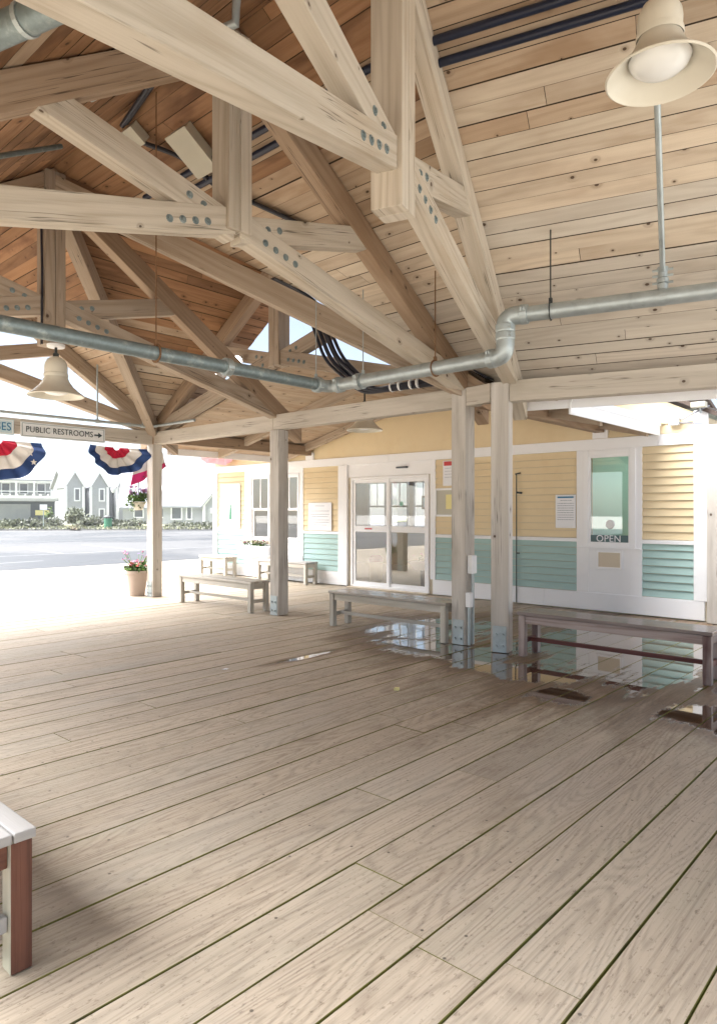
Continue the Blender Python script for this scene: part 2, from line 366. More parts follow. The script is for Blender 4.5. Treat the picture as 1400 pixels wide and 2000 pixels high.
def glass(name, tint=(1, 1, 1), refl=1.0):
    m, nt, b = newmat(name); g = G(nt); nt.nodes.remove(b)
    out = nt.nodes['Material Output']; tr = g.n('ShaderNodeBsdfTransparent'); tr.inputs[0].default_value = (*tint, 1)
    gl = g.n('ShaderNodeBsdfGlossy'); gl.inputs['Roughness'].default_value = .01
    fr = g.n('ShaderNodeFresnel'); fr.inputs[0].default_value = 1.5
    f = g.m('MULTIPLY_ADD', fr.outputs[0], 1.6 * refl, .04, clamp=True)
    mx = g.n('ShaderNodeMixShader'); g.l(f, mx.inputs[0]); g.l(tr.outputs[0], mx.inputs[1]); g.l(gl.outputs[0], mx.inputs[2]); g.l(mx.outputs[0], out.inputs[0])
    return m
M['glass'] = glass('window_glass', (.95, .97, .97), 2.6)
M['glass_green'] = glass('green_window_glass', (.74, .92, .87), 3.4)
def emit(name, col, s):
    m, nt, b = newmat(name); b.inputs['Base Color'].default_value = (*col, 1); b.inputs['Emission Color'].default_value = (*col, 1); b.inputs['Emission Strength'].default_value = s; return m
M['tube'] = emit('lit_lamp_tube', (1, .98, .93), 3.0)
M['spot'] = emit('lit_spot_lens', (1, .96, .88), 2.5)

# ------------------------------------------------------------------ setting
g_ = MB(); g_.face([(-230, -230, -.26), (230, -230, -.26), (230, 230, -.26), (-230, 230, -.26)])
struct(g_.build('ground', M['sand']))
# deck: separate planks with real gaps, running towards the terminal
dk = MB(); sp_ = .2585; x = -.861 + sp_ * 18
while x > -17.5:
    x0, x1 = x - sp_ + random.uniform(.001, .004), x - random.uniform(.001, .004)
    ylo, yhi = -7.0, (9.70 if x > -13.4 else 16.0)
    y = ylo - random.uniform(0, 3)
    while y < yhi:
        L = random.choice((4.27, 4.88, 5.49, 6.1)); ya, yb = max(y, ylo), min(y + L - .004, yhi); y += L
        if yb - ya < .05: continue
        dz = random.uniform(-.0015, .0015); tl = random.uniform(-.001, .001); r = random.random()
        b_ = .0025  # eased upper edges
        pts0 = [(x0, -.04), (x1, -.04), (x1, -b_ + dz - tl), (x1 - b_, dz - tl), (x0 + b_, dz + tl), (x0, -b_ + dz + tl)]
        uo, vo = random.uniform(0, 60), random.uniform(0, 60)
        n = len(pts0); A = [Vector((p[0], ya, p[1])) for p in pts0]; B_ = [Vector((p[0], yb, p[1])) for p in pts0]
        acc = 0
        for i in range(1, n):
            j = (i + 1) % n; w = (A[j] - A[i]).length
            dk.face([A[j], A[i], B_[i], B_[j]], [(uo, vo + acc + w), (uo, vo + acc), (uo + yb - ya, vo + acc), (uo + yb - ya, vo + acc + w)], r, 0 if i == 3 else 1)
            acc += w
        dk.face(A, rnd=r, mi=1); dk.face(B_[::-1], rnd=r, mi=1)
    x -= sp_
struct(dk.build('deck', [M['deck'], M['deck_side']], merge=False))
pk = MB(); pk.face([(-17.5, -40, -.035), (-17.5, 90, -.035), (-75, 90, -.035), (-75, -40, -.035)])
struct(pk.build('parking_lot', M['asphalt']))
pl = MB()
for (a, b) in (((-24, 6), (-24, 24)), ((-24, 8), (-30, 8.6)), ((-24, 11), (-30, 11.6)), ((-24, 14), (-30, 14.6)), ((-34, 4), (-36, 40)), ((-20, 2), (-21, 9)), ((-42, 10), (-43, 45))):
    a, b = Vector((*a, -.031)), Vector((*b, -.031)); d = (b - a).normalized(); q = Vector((-d.y, d.x, 0)) * .07
    pl.face([a - q, b - q, b + q, a + q])
struct(pl.build('road_marking', M['paint']))

S_, C_ = math.sin(R(42)), math.cos(R(42))
def cam_at(px, k, z=0.0):   # a spot k metres ahead in the direction of the photograph's column px
    a = (px - 700) / 1332.0; return Vector((k * (-S_ + C_ * a), k * (C_ + S_ * a), z))
# verge beyond the lot
p0, p1, p2, p3 = cam_at(-260, 53), cam_at(520, 58), cam_at(900, 140), cam_at(-700, 140)
vg = MB(); vg.prism([(p.x, p.y, -.26) for p in (p0, p1, p2, p3)], (0, 0, .34)); struct(vg.build('verge', M['grass']))
kb = MB(); kb.bar((p0.x, p0.y, 0.02), (p1.x, p1.y, 0.02), .3, .22); struct(kb.build('kerb', M['kerb'], bevel=.02))
bp = MB(); a0, a1, a2, a3 = cam_at(137, 54.2, .086), cam_at(160, 54.2, .086), cam_at(127, 68, .086), cam_at(118, 68, .086)
bp.face([a0, a1, a2, a3]); struct(bp.build('path', M['brick']))

# ------------------------------------------------------------------ pavilion
PAV = tag(empty('pavilion', (-7.27, 3.2, 0)), 'open timber pavilion with heavy bolted trusses and a board ceiling over the deck', 'pavilion')
def P_(mb, name, mats, parent=None, **k):
    o = mb.build(name, mats, **k)
    pr = parent or PAV
    o.parent = pr
    off = Vector(PAV.location)
    if pr == PAV: o.location = Vector(o.location) - off
    return o
TH = R(16.3); Bp = Vector((-3.64, 6.27, 0)); E1 = Vector((math.cos(TH), math.sin(TH), 0)); N1 = Vector((E1.y, -E1.x, 0))
def frame(o, n, e):
    o, n, e = Vector(o), Vector(n), Vector(e)
    return lambda s, z, t=0.0: o + n * s + e * t + Vector((0, 0, z))
F1 = frame(Bp, N1, E1)
F0 = frame(Bp + E1 * 3.5, N1, E1)
F2 = frame((-4.17, 6.35, 0), (0, -1, 0), (1, 0, 0))
F3 = frame((-7.27, 6.35, 0), (0, -1, 0), (1, 0, 0))
F4 = frame((-10.42, 6.35, 0), (0, -1, 0), (1, 0, 0))
FG = frame((-4.12, 6.40, 0), (-1, 0, 0), (0, -1, 0))     # open gable end facing the terminal
PITCH = 2 / 3.; ZE = 3.0; MID = 3.15
def plumb(mb, F, s0, zb0, s1, zb1, d, w):
    c = [F(s0, zb0, -w / 2), F(s0, zb0, w / 2), F(s0, zb0 + d, w / 2), F(s0, zb0 + d, -w / 2)]
    c += [F(s1, zb1, -w / 2), F(s1, zb1, w / 2), F(s1, zb1 + d, w / 2), F(s1, zb1 + d, -w / 2)]
    mb.hexa(c)
def mirror(F): return lambda s, z, t=0.0: F(2 * MID - s, z, t)
def bolt_mesh(c, ax):
    mb = MB(); mb.lathe([(.0, .014), (.013, .014), (.014, .006), (.027, .005), (.029, 0)], c, 10, ax)
    return mb
def truss(F, kz=3.3, raf='timber', rest='timber', king=True, bolts=True, tail=-.42):
    mb = MB(); Fm = mirror(F)
    for f in (F, Fm): plumb(mb, f, tail, ZE - .27 + PITCH * tail, MID, ZE - .27 + PITCH * MID, .255, .15)
    T = P_(mb, 'roof_truss', M[raf], bevel=.006)
    def part(mbp, nm, mat=None, **k):
        mat = mat or M[rest]
        o = mbp.build(nm, mat, **k); o.parent = T; o.matrix_parent_inverse = Matrix.Identity(4)
        o.location = Vector(o.location)
        return o
    if king:
        k = MB(); a = F(MID, kz); e = (F(0, 0, 1) - F(0, 0, 0)); n = (F(1, 0) - F(0, 0))
        for sg in (-1, 1):
            c = [a + n * (sg * .055) + n * q * .053 + e * r * .105 for q, r in ((-1, -1), (1, -1), (1, 1), (-1, 1))]
            k.hexa([p for p in c] + [p + Vector((0, 0, 5.04 - kz)) for p in c])
        part(k, 'king_post', bevel=.006)
    for f in (F, Fm):
        c = MB(); plumb(c, f, -.05, 2.745 - .0125, MID - .02, 2.745 + .25 * MID, .20, .142); part(c, 'bottom_chord', bevel=.006)
        s = MB(); plumb(s, f, 1.68, 3.485 + .245 * (MID - 1.68), MID - .03, 3.485, .205, .13); part(s, 'strut', bevel=.006)
        if bolts:
            e = (F(0, 0, 1) - F(0, 0, 0))
            for sgn in (1, -1):
                for i in range(4): part(bolt_mesh(f(MID - .27 - .105 * i, 2.745 + .25 * (MID - .27 - .105 * i) + .085, sgn * .0705), e * sgn), 'bolt', M['galv_dark'])
                for i in range(2): part(bolt_mesh(f(MID - .30 - .12 * i, 3.485 + .245 * (.30 + .12 * i) + .105, sgn * .0645), e * sgn), 'bolt', M['galv_dark'])
    return T
TR = [truss(F, z, a, b) for F, z, a, b in ((frame(Bp + E1 * .10, N1, E1), 3.29, 'timber', 'timber'), (F2, 3.55, 'timber_brown', 'timber'), (F3, 3.21, 'timber_brown', 'timber_mid'), (F4, 3.3, 'timber_mid', 'timber_mid'), (FG, 3.5, 'timber_brown', 'timber_mid'))]  # browner timbers; middle truss rafters carry the shade of their sides in that brown
# ---- posts
def post(x, y, rz=0, top=2.59, bracket=True):
    mb = MB(); c, s = math.cos(rz), math.sin(rz)
    q = [Vector((x + c * a - s * b, y + s * a + c * b, 0.004)) for a, b in ((-.092, -.092), (.092, -.092), (.092, .092), (-.092, .092))]
    mb.hexa(q + [p + Vector((0, 0, top - .004)) for p in q])
    o = P_(mb, 'post', M['post'], bevel=.008)
    if bracket:
        for sg in (-1, 1):
            k = MB(); pts = [(-.07, 0), (.07, 0), (.07, .27), (-.07, .27)]
            pl_ = [Vector((x + c * a - s * (sg * .0925), y + s * a + c * (sg * .0925), z + .006)) for a, z in pts]
            nrm = Vector((-s * sg, c * sg, 0)); k.prism(pl_, nrm * .008)
            for a in (-.035, .035):
                for z in (.07, .19): k.lathe([(0, .02), (.013, .02), (.013, .0)], Vector((x + c * a - s * sg * .1005, y + s * a + c * sg * .1005, z)), 8, nrm)
            ko = k.build('base_bracket', M['galv']); ko.parent = o
    return o
for (x, y, rz, top) in ((-10.42, 6.35, 0, 2.6), (-7.27, 6.40, 0, 2.6), (-4.17, 6.35, 0, 2.79), (-3.64, 6.27, TH, 2.79)):
    post(x, y, rz, top)
for (x, y) in ((-10.42, .05), (-7.27, .05), (-4.17, .05)): post(x, y)
p = F1(2 * MID, 0); post(p.x, p.y, TH)
p = F0(0, 0); post(p.x, p.y, TH)
p = F0(2 * MID, 0); post(p.x, p.y, TH)
# ---- eave beams (butted between posts)
def ebeam(a, b, z0=2.58, z1=2.80, w=.15, mat='eave', name='eave_beam'):
    mb = MB(); mb.bar((a[0], a[1], (z0 + z1) / 2), (b[0], b[1], (z0 + z1) / 2), w, z1 - z0); return P_(mb, name, M[mat], bevel=.006)
ebeam((-10.34, 6.36), (-7.27, 6.36), 2.602, 2.81); ebeam((-7.262, 6.36), (-4.263, 6.36), 2.602, 2.81)
ebeam((-4.075, 6.345), (-3.735, 6.29), 2.60, 2.80)
a = F1(0, 0, .095); b = F1(0, 0, 4.2); ebeam(a, b, 2.585, 2.80)
ebeam((-10.42, 6.26), (-10.42, -.4), 2.60, 2.82)
ebeam((-10.4, .05), (-2.0, .05), 2.60, 2.81); a = F1(2 * MID, 0, 0); b = F1(2 * MID, 0, 4.2); ebeam(a, b, 2.585, 2.80)
# ---- valley rafters of the cross gable
for sx in (-1, 1):
    mb = MB(); a = Vector((-7.27, 3.2, 0)); ex = Vector((-7.27 + sx * 3.1, 6.3, 0)); d = (ex - a).normalized(); q = Vector((-d.y, d.x, 0)) * .075
    za, ze = ZE - .02 + PITCH * MID, ZE - .02 + .03
    c = []
    for pnt, z in ((ex, ze), (a, za)):
        c += [pnt - q + Vector((0, 0, z - .30)), pnt + q + Vector((0, 0, z - .30)), pnt + q + Vector((0, 0, z - .04)), pnt - q + Vector((0, 0, z - .04))]
    mb.hexa(c); P_(mb, 'valley_rafter', M['timber_mid'], bevel=.006)
# ---- ceiling boards: real planks 137 mm wide on the slope, small gaps, black membrane over them
BW = .1365 / math.sqrt(1 + PITCH * PITCH)     # horizontal step
def slope_boards(name, bounds, pt, s_lo, s_hi, gap=.0075, warm=(9, 9), grey=-9):
    """bounds(s)->(t0,t1) along the boards; pt(t,s,dz)->world"""
    mb = MB(); s = s_lo
    while s < s_hi - 1e-4:
        gv = gap * random.choice((.25, .45, .6, .8, 1.0)); sa, sb = s + gv, min(s + BW, s_hi) - gap * .1
        a0, a1 = bounds(sa); b0, b1 = bounds(sb); s += BW
        if a1 - a0 < .03 and b1 - b0 < .03: continue
        L = max(a1 - a0, b1 - b0); cuts = [0.0]; x = random.uniform(.6, 5.0)
        while x < L - .3: cuts.append(x / L); x += random.choice((3.0, 3.6, 4.2, 4.8))
        rk = sa + random.gauss(0, .22); mi = 2 if rk > warm[1] else (1 if rk > warm[0] else (4 if rk < grey else 0))
        cuts.append(1.0); dz = random.uniform(-.0035, .0035); tl = random.uniform(-.003, .003)
        for f0, f1 in zip(cuts, cuts[1:]):
            g2 = .0018 / max(L, .1)
            A0 = a0 + (a1 - a0) * (f0 + g2); A1 = a0 + (a1 - a0) * (f1 - g2); B0 = b0 + (b1 - b0) * (f0 + g2); B1 = b0 + (b1 - b0) * (f1 - g2)
            c = [pt(A0, sa, dz), pt(B0, sb, dz + tl), pt(B0, sb, .03), pt(A0, sa, .03)] + [pt(A1, sa, dz), pt(B1, sb, dz + tl), pt(B1, sb, .03), pt(A1, sa, .03)]
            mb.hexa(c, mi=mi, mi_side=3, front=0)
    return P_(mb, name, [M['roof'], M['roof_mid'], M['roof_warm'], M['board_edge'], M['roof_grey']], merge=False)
def t1x(y):     # where the straight roof meets the turned bay
    s = (Bp.y - y) / -N1.y; return Bp.x + N1.x * s
EAVE = -.45
zs = lambda s: ZE + PITCH * s
# straight part, slope towards the terminal, cut at the valleys
fr = lambda t, s, dz=0: Vector((t, 6.35 - s, zs(s) + dz))
slope_boards('ceiling_boards', lambda s: (-7.27 + min(MID - s, 9) if s < MID else -7.27, t1x(6.35 - s)), fr, 0.0 + EAVE, MID, warm=(1.45, 2.35), grey=.7)
slope_boards('ceiling_boards', lambda s: (-11.0, min(-7.27 - (MID - s), -7.27)), fr, 0.0, MID, warm=(.5, 1.9))
slope_boards('ceiling_boards', lambda s: (-11.0, t1x(.05 + s)), lambda t, s, dz=0: Vector((t, .05 + s, zs(s) + dz)), EAVE, MID, warm=(.3, 1.3))
# cross gable slopes, boards running towards the terminal
YG = 7.05
for sx in (-1, 1):
    slope_boards('ceiling_boards', lambda s: (3.2 + (MID - s) if s > 0 else 6.36, YG), lambda t, s, dz=0, sx=sx: Vector((-7.27 + sx * (MID - s), t, zs(s) + dz)), EAVE * .5, MID, warm=(.5, 1.3))
# turned bay
slope_boards('ceiling_boards', lambda s: (0.0, 4.3), lambda t, s, dz=0: F1(s, zs(s) + dz, t), EAVE, MID, warm=(2.3, 3.6), grey=1.15)
slope_boards('ceiling_boards', lambda s: (0.0, 4.3), lambda t, s, dz=0: F1(2 * MID - s, zs(s) + dz, t), EAVE, MID, warm=(1.5, 2.8))
# roof skin over the boards
sk = MB(); up = Vector((0, 0, .045)); e_ = EAVE - .03
def quad(*p): sk.prism([q + up for q in p], (0, 0, .02))
X0 = -11.02
quad(fr(X0, 0.02), fr(X0, MID), fr(-7.27, MID), fr(-10.4, 0.02)); quad(fr(-4.12 - 0, e_ * 0), fr(-7.27, MID), fr(t1x(3.2), MID), fr(t1x(6.35), 0)); quad(fr(-4.12, 0), fr(t1x(6.35), 0), fr(t1x(6.35 - e_), e_), fr(-4.12, e_))
bk = lambda t, s: Vector((t, .05 + s, zs(s)))
quad(bk(X0, e_), bk(X0, MID), bk(t1x(3.2), MID), bk(t1x(.05 + e_), e_))
for sx in (-1, 1):
    cg = lambda t, s: Vector((-7.27 + sx * (MID - s), t, zs(s)))
    quad(cg(6.35, 0), cg(3.2, MID), cg(YG + .02, MID), cg(YG + .02, 0)); quad(cg(6.35, 0), cg(YG + .02, 0), cg(YG + .02, e_ * .5), cg(6.35, e_ * .5))
for m_ in (0, 1):
    rb = lambda t, s: F1(2 * MID - s if m_ else s, zs(s), t)
    quad(rb(0, e_), rb(0, MID), rb(4.32, MID), rb(4.32, e_))
P_(sk, 'roof_shingles', M['black'], merge=False)

# ------------------------------------------------------------------ terminal building
TB = tag(empty('terminal_building', (-8, 9.72, 0)), 'low yellow and sea green clapboard terminal building with white trim and sliding doors', 'building')
def part(mb, root, name, mats, rootobj=None, **k):
    """mesh written in world coordinates, hung under root (top level, unrotated) or under one of its parts"""
    o = mb.build(name, mats, **k); o.parent = root
    if root.parent is None: o.location = Vector(o.location) - Vector(root.location)
    return o
YF = 9.72
XL, XR = -13.36, -2.60
# backing wall with openings
OPEN = [(-8.95, -7.10, .02, 2.10), (-12.0, -11.34, .82, 2.26), (-11.06, -10.40, .82, 2.26), (-4.20, -3.58, .95, 2.30)]
w = MB(); xs = sorted({XL, XR, *[o[0] for o in OPEN], *[o[1] for o in OPEN]})
def ztop(x): return 3.3 if x < -3.8 else 3.3 - .5 * (x + 3.8)
for xa, xb in zip(xs, xs[1:]):
    hit = [o for o in OPEN if o[0] <= xa and xb <= o[1]]
    spans = [(0, ztop(xb))]
    if hit: spans = [(0, hit[0][2]), (hit[0][3], ztop(xb))]
    for za, zb in spans:
        if zb - za > .01: w.prism([(xa, YF + .03, za), (xb, YF + .03, za), (xb, YF + .03, zb), (xa, YF + .03, zb)], (0, .12, 0))
w.prism([(XL, YF + .15, 0), (XL, 14.6, 0), (XL, 14.6, 3.3), (XL, YF + .15, 3.3)], (.12, 0, 0))
w.prism([(XR, YF + .15, 0), (XR, 14.6, 0), (XR, 14.6, 2.7), (XR, YF + .15, 2.7)], (-.12, 0, 0))
part(w, TB, 'wall', M['cream'])
def clap(name, x0, x1, z0, z1, mat, h=.108, y=YF):
    mb = MB(); z = z0
    while z < z1 - .005:
        zt = min(z + h, z1); f = (zt - z) / h
        r = random.random()
        mb.face([(x0, y + .002, z + .008), (x1, y + .002, z + .008), (x1, y + .002 + .018 * f, zt), (x0, y + .002 + .018 * f, zt)], rnd=r)
        mb.face([(x0, y + .027, z + .008), (x1, y + .027, z + .008), (x1, y + .002, z + .008), (x0, y + .002, z + .008)], rnd=r); z += h
    return part(mb, TB, name, M[mat], merge=False)
PAN = [(-13.215, -12.203), (-10.291, -9.267), (-6.952, -4.382), (-3.43, -2.753)]
for a, b in PAN:
    clap('yellow_clapboards', a, b, 1.062, 2.362, 'yellow'); clap('green_clapboards', a, b, .27, 1.008, 'teal')
for a, b in ((XL + .1, -10.1), (-3.99, -2.753)):
    zt = 3.3 if b < -5 else 2.75
    clap('yellow_clapboards', a, b, 2.515, zt, 'yellow', .135)
ug = MB(); ug.prism([(-10.098, YF + .012, 2.515), (-3.992, YF + .012, 2.515), (-3.992, YF + .012, 3.3), (-10.098, YF + .012, 3.3)], (0, .015, 0)); part(ug, TB, 'yellow_gable_board', M['yellow'])
cl = MB(); cl.prism([(-3.99, YF + .016, 2.75), (-2.70, YF + .016, 2.752), (-3.8, YF + .016, 3.3), (-3.99, YF + .016, 3.3)], (0, .012, 0)); part(cl, TB, 'yellow_gable_board', M['yellow'])
# white trim
def trim(name, *boxes, bev=.004, mat='white'):
    mb = MB()
    for b in boxes: mb.box(*b)
    return part(mb, TB, name, M[mat], bevel=bev)
trim('band_board', (XL, -8.0, YF - .012, YF + .03, 2.362, 2.515), (-7.998, -3.2, YF - .012, YF + .03, 2.362, 2.515), (-3.198, -2.753, YF - .012, YF + .03, 2.362, 2.515))
trim('base_board', (XL, -9.03, YF - .014, YF + .03, .015, .27), (-7.0, -4.9, YF - .014, YF + .03, .015, .27), (-4.898, XR - .02, YF - .014, YF + .03, .015, .27))
for a, b in PAN: trim('belt_board', (a, b, YF - .008, YF + .03, 1.008, 1.062))
trim('corner_board', (XL - .02, -13.215, YF - .018, YF + .03, .27, 2.362)); trim('corner_board', (-2.753, XR + .02, YF - .018, YF + .03, .27, 2.80))
# white boarding round the windows and the door
trim('window_surround', (-12.203, -12.0, YF - .006, YF + .03, .27, 2.362), (-11.34, -11.06, YF - .006, YF + .03, .27, 2.362), (-10.40, -10.291, YF - .006, YF + .03, .27, 2.362),
     (-12.0, -11.34, YF - .003, YF + .03, 2.26, 2.362), (-11.06, -10.40, YF - .003, YF + .03, 2.26, 2.362), (-12.0, -11.34, YF - .003, YF + .03, .27, .82), (-11.06, -10.40, YF - .003, YF + .03, .27, .82))
trim('lower_boards', *[(-12.19, -10.30, YF - .014, YF - .007, .275 + i * .14, .405 + i * .14) for i in range(2)])
trim('door_surround', (-9.267, -9.03, YF - .03, YF + .03, .02, 2.362), (-7.06, -6.952, YF - .006, YF + .03, .27, 2.362), (-9.028, -7.062, YF + .012, YF + .03, 2.12, 2.362))
trim('ticket_surround', (-4.382, -4.20, YF - .006, YF + .03, .27, 2.362), (-3.58, -3.43, YF - .006, YF + .03, .27, 2.362), (-4.20, -3.58, YF - .003, YF + .03, 2.30, 2.362), (-4.20, -3.58, YF - .003, YF + .03, .27, .95))
def frame_mb(x0, x1, z0, z1, w_, y0, y1):
    mb = MB(); mb.box(x0, x0 + w_, y0, y1, z0, z1); mb.box(x1 - w_, x1, y0, y1, z0, z1); mb.box(x0 + w_, x1 - w_, y0 + .001, y1 - .001, z0, z0 + w_); mb.box(x0 + w_, x1 - w_, y0 + .001, y1 - .001, z1 - w_, z1); return mb
def pane_mb(x0, x1, z0, z1, y):
    mb = MB(); mb.face([(x0, y, z0), (x1, y, z0), (x1, y, z1), (x0, y, z1)]); return mb
for x0, x1 in ((-12.0, -11.34), (-11.06, -10.40)):
    zm = 1.50
    wf = frame_mb(x0, x1, .82, 2.26, .045, YF - .022, YF + .04)
    W_ = part(wf, TB, 'window', M['white'], bevel=.004)
    s = frame_mb(x0 + .046, x1 - .046, zm, 2.214, .035, YF + .008, YF + .035); s.box((x0 + x1) / 2 - .011, (x0 + x1) / 2 + .011, YF + .01, YF + .03, zm + .035, 2.18); part(s, W_, 'upper_sash', M['white'])
    s = frame_mb(x0 + .046, x1 - .046, .866, zm + .02, .04, YF + .036, YF + .06); part(s, W_, 'lower_sash', M['white'])
    part(pane_mb(x0 + .08, x1 - .08, zm + .035, 2.18, YF + .02), W_, 'pane', M['glass'], merge=False); part(pane_mb(x0 + .085, x1 - .085, .905, zm - .02, YF + .048), W_, 'pane', M['glass'], merge=False)
# sliding door
DR = part(frame_mb(-8.955, -7.095, .018, 2.115, .05, YF - .004, YF + .06), TB, 'sliding_door', M['white'], bevel=.004)
for (a, b, y) in ((-8.905, -8.005, YF + .014), (-8.045, -7.145, YF + .034)):
    lf = frame_mb(a, b, .06, 2.064, .065, y, y + .028); lf.box(a + .065, b - .065, y + .002, y + .026, 1.075, 1.19)
    part(lf, DR, 'door_leaf', M['white'], bevel=.003)
    part(pane_mb(a + .065, b - .065, 1.19, 2.0, y + .014), DR, 'pane', M['glass'], merge=False); part(pane_mb(a + .065, b - .065, .125, 1.075, y + .014), DR, 'pane', M['glass'], merge=False)
s = MB(); s.box(-7.80, -7.56, YF - .045, YF + .011, 2.245, 2.275); part(s, DR, 'door_sensor', M['darkgrey'], bevel=.006)
s = MB(); s.lathe([(0, .002), (.045, .002), (.045, 0)], (-7.74, YF + .046, 1.60), 20, (0, -1, 0)); st = part(s, DR, 'round_sticker', M['tealwall']); s = MB(); s.prism([(-7.755, YF + .042, 1.58), (-7.725, YF + .042, 1.58), (-7.74, YF + .042, 1.63)], (0, .001, 0)); part(s, DR, 'sticker_print', M['inkgreen'])
s = MB(); s.box(-8.62, -8.40, YF + .010, YF + .0135, 1.115, 1.15); part(s, DR, 'door_notice', M['paper']); s = MB(); s.box(-8.60, -8.42, YF + .008, YF + .0095, 1.12, 1.143); part(s, DR, 'notice_print', M['inkred'])
th = MB(); th.box(-8.96, -7.05, YF - .11, YF - .006, .004, .022); part(th, TB, 'door_sill', M['beige'], bevel=.004)
# ticket window
TW = part(frame_mb(-4.27, -3.51, .94, 2.345, .075, YF - .03, YF + .03), TB, 'ticket_window', M['white'], bevel=.006)
part(frame_mb(-4.195, -3.585, .955, 2.27, .03, YF - .014, YF + .02), TW, 'inner_frame', M['white'], bevel=.003)
part(pane_mb(-4.17, -3.61, .98, 2.245, YF + .004), TW, 'pane', M['glass_green'], merge=False)
s = MB(); s.lathe([(0, .012), (.05, .012), (.062, .006), (.066, 0)], (-3.88, YF + .003, 1.27), 24, (0, -1, 0)); part(s, TW, 'speaking_disc', M['plastic'])
MX = lambda x, y, z: Matrix.Translation((x, y, z)) @ Matrix.Rotation(R(90), 4, 'X')
s = MB(); s.box(-4.165, -3.615, YF - .004, YF + .0005, .987, 1.115); part(s, TW, 'lettering_panel', M['panel_teal'])
o = text_mesh('open_lettering', 'OPEN', .135, M['paper'], TW, Matrix.Translation(-Vector(TB.location)) @ Matrix.Translation(Vector(TB.location)) @ MX(-3.90, YF - .007, 1.062), .002, 'CENTER', 1.0)
s = MB(); s.box(-4.34, -3.44, YF - .045, YF + .0, .925, .94); part(s, TW, 'sill', M['white'], bevel=.003)
s = frame_mb(-4.08, -3.69, .62, .90, .035, YF - .03, YF - .008); HB = part(s, TB, 'cash_hatch', M['white'], bevel=.004); s = MB(); s.box(-4.045, -3.725, YF - .02, YF - .004, .655, .865); part(s, HB, 'hatch_plate', M['beige'])
# inside
r_ = MB(); r_.face([(XL, 9.75, .012), (XR, 9.75, .012), (XR, 14.6, .012), (XL, 14.6, .012)]); part(r_, TB, 'room_floor', M['tile'], merge=False)
r_ = MB(); r_.face([(XL, 9.87, 2.85), (XR, 9.87, 2.85), (XR, 14.6, 2.85), (XL, 14.6, 2.85)]); part(r_, TB, 'room_ceiling', M['white'], merge=False)
BW_ = [(-12.75, -12.10), (-11.95, -11.30), (-11.15, -10.5), (-9.6, -8.9), (-8.2, -7.5)]
r_ = MB(); xs = sorted({XL, XR, *[v for o in BW_ for v in o]})
for xa, xb in zip(xs, xs[1:]):
    if any(o[0] <= xa and xb <= o[1] for o in BW_): sp2 = [(0, .95), (2.3, 3.3)]
    else: sp2 = [(0, 3.3 if xb < -3 else 2.7)]
    for za, zb in sp2: r_.prism([(xa, 14.6, za), (xb, 14.6, za), (xb, 14.6, zb), (xa, 14.6, zb)], (0, .12, 0))
part(r_, TB, 'back_wall', M['cream'])
for a, b in BW_:
    s = frame_mb(a, b, .95, 2.3, .06, 14.57, 14.63); s.box((a + b) / 2 - .012, (a + b) / 2 + .012, 14.585, 14.615, 1.62, 2.24); s.box(a + .06, b - .06, 14.58, 14.62, 1.58, 1.63); W_ = part(s, TB, 'window', M['white']); part(pane_mb(a + .06, b - .06, 1.01, 2.24, 14.60), W_, 'pane', M['glass'], merge=False)
r_ = MB(); r_.prism([(-6.2, 9.9, .014), (-6.2, 14.55, .014), (-6.2, 14.55, 2.84), (-6.2, 9.9, 2.84)], (.1, 0, 0)); part(r_, TB, 'inner_wall', M['cream'])
r_ = MB(); r_.prism([(-6.0, 12.4, .014), (-2.75, 12.4, .014), (-2.75, 12.4, 2.84), (-6.0, 12.4, 2.84)], (0, .08, 0)); part(r_, TB, 'office_wall', M['tealwall'])
s = MB(); s.box(-4.95, -3.9, 11.2, 11.4, 2.46, 2.52); o = tag(s.build('ceiling_light', M['tube']), 'bright strip light glowing inside the green ticket office', 'ceiling light')
s = MB(); s.box(-9.4, -8.2, 12.2, 12.45, 2.78, 2.84); o = tag(s.build('ceiling_light', M['tube']), 'white strip light on the hall ceiling behind the sliding doors', 'ceiling light')
DK = tag(empty('ticket_counter', (-3.9, 10.2, .0)), 'ticket counter inside behind the green tinted window', 'counter')
s = MB(); s.box(-5.4, -2.8, 10.0, 10.45, .96, 1.0); part(s, DK, 'countertop', M['darkgrey']); s = MB(); s.box(-5.35, -2.85, 10.08, 10.40, .014, .958); part(s, DK, 'counter_body', M['darkgrey'])
# furniture seen through the glass
BN = tag(empty('waste_bin', (-9.02, 10.55, .014)), 'cream bin with a brown lid standing inside by the left door leaf', 'bin')
s = MB(); s.lathe([(0, 0), (.12, 0), (.14, .42), (.0, .42)], (-9.02, 10.55, .014), 20); part(s, BN, 'bin_body', M['cream']); s = MB(); s.lathe([(.145, .422), (.15, .50), (.09, .56), (0, .57)], (-9.02, 10.55, .014), 20); part(s, BN, 'bin_lid', M['petal_dark'])
PF = tag(empty('picture_frame', (-10.6, 14.5, 1.7)), 'framed picture on the cream back wall inside the hall', 'picture')
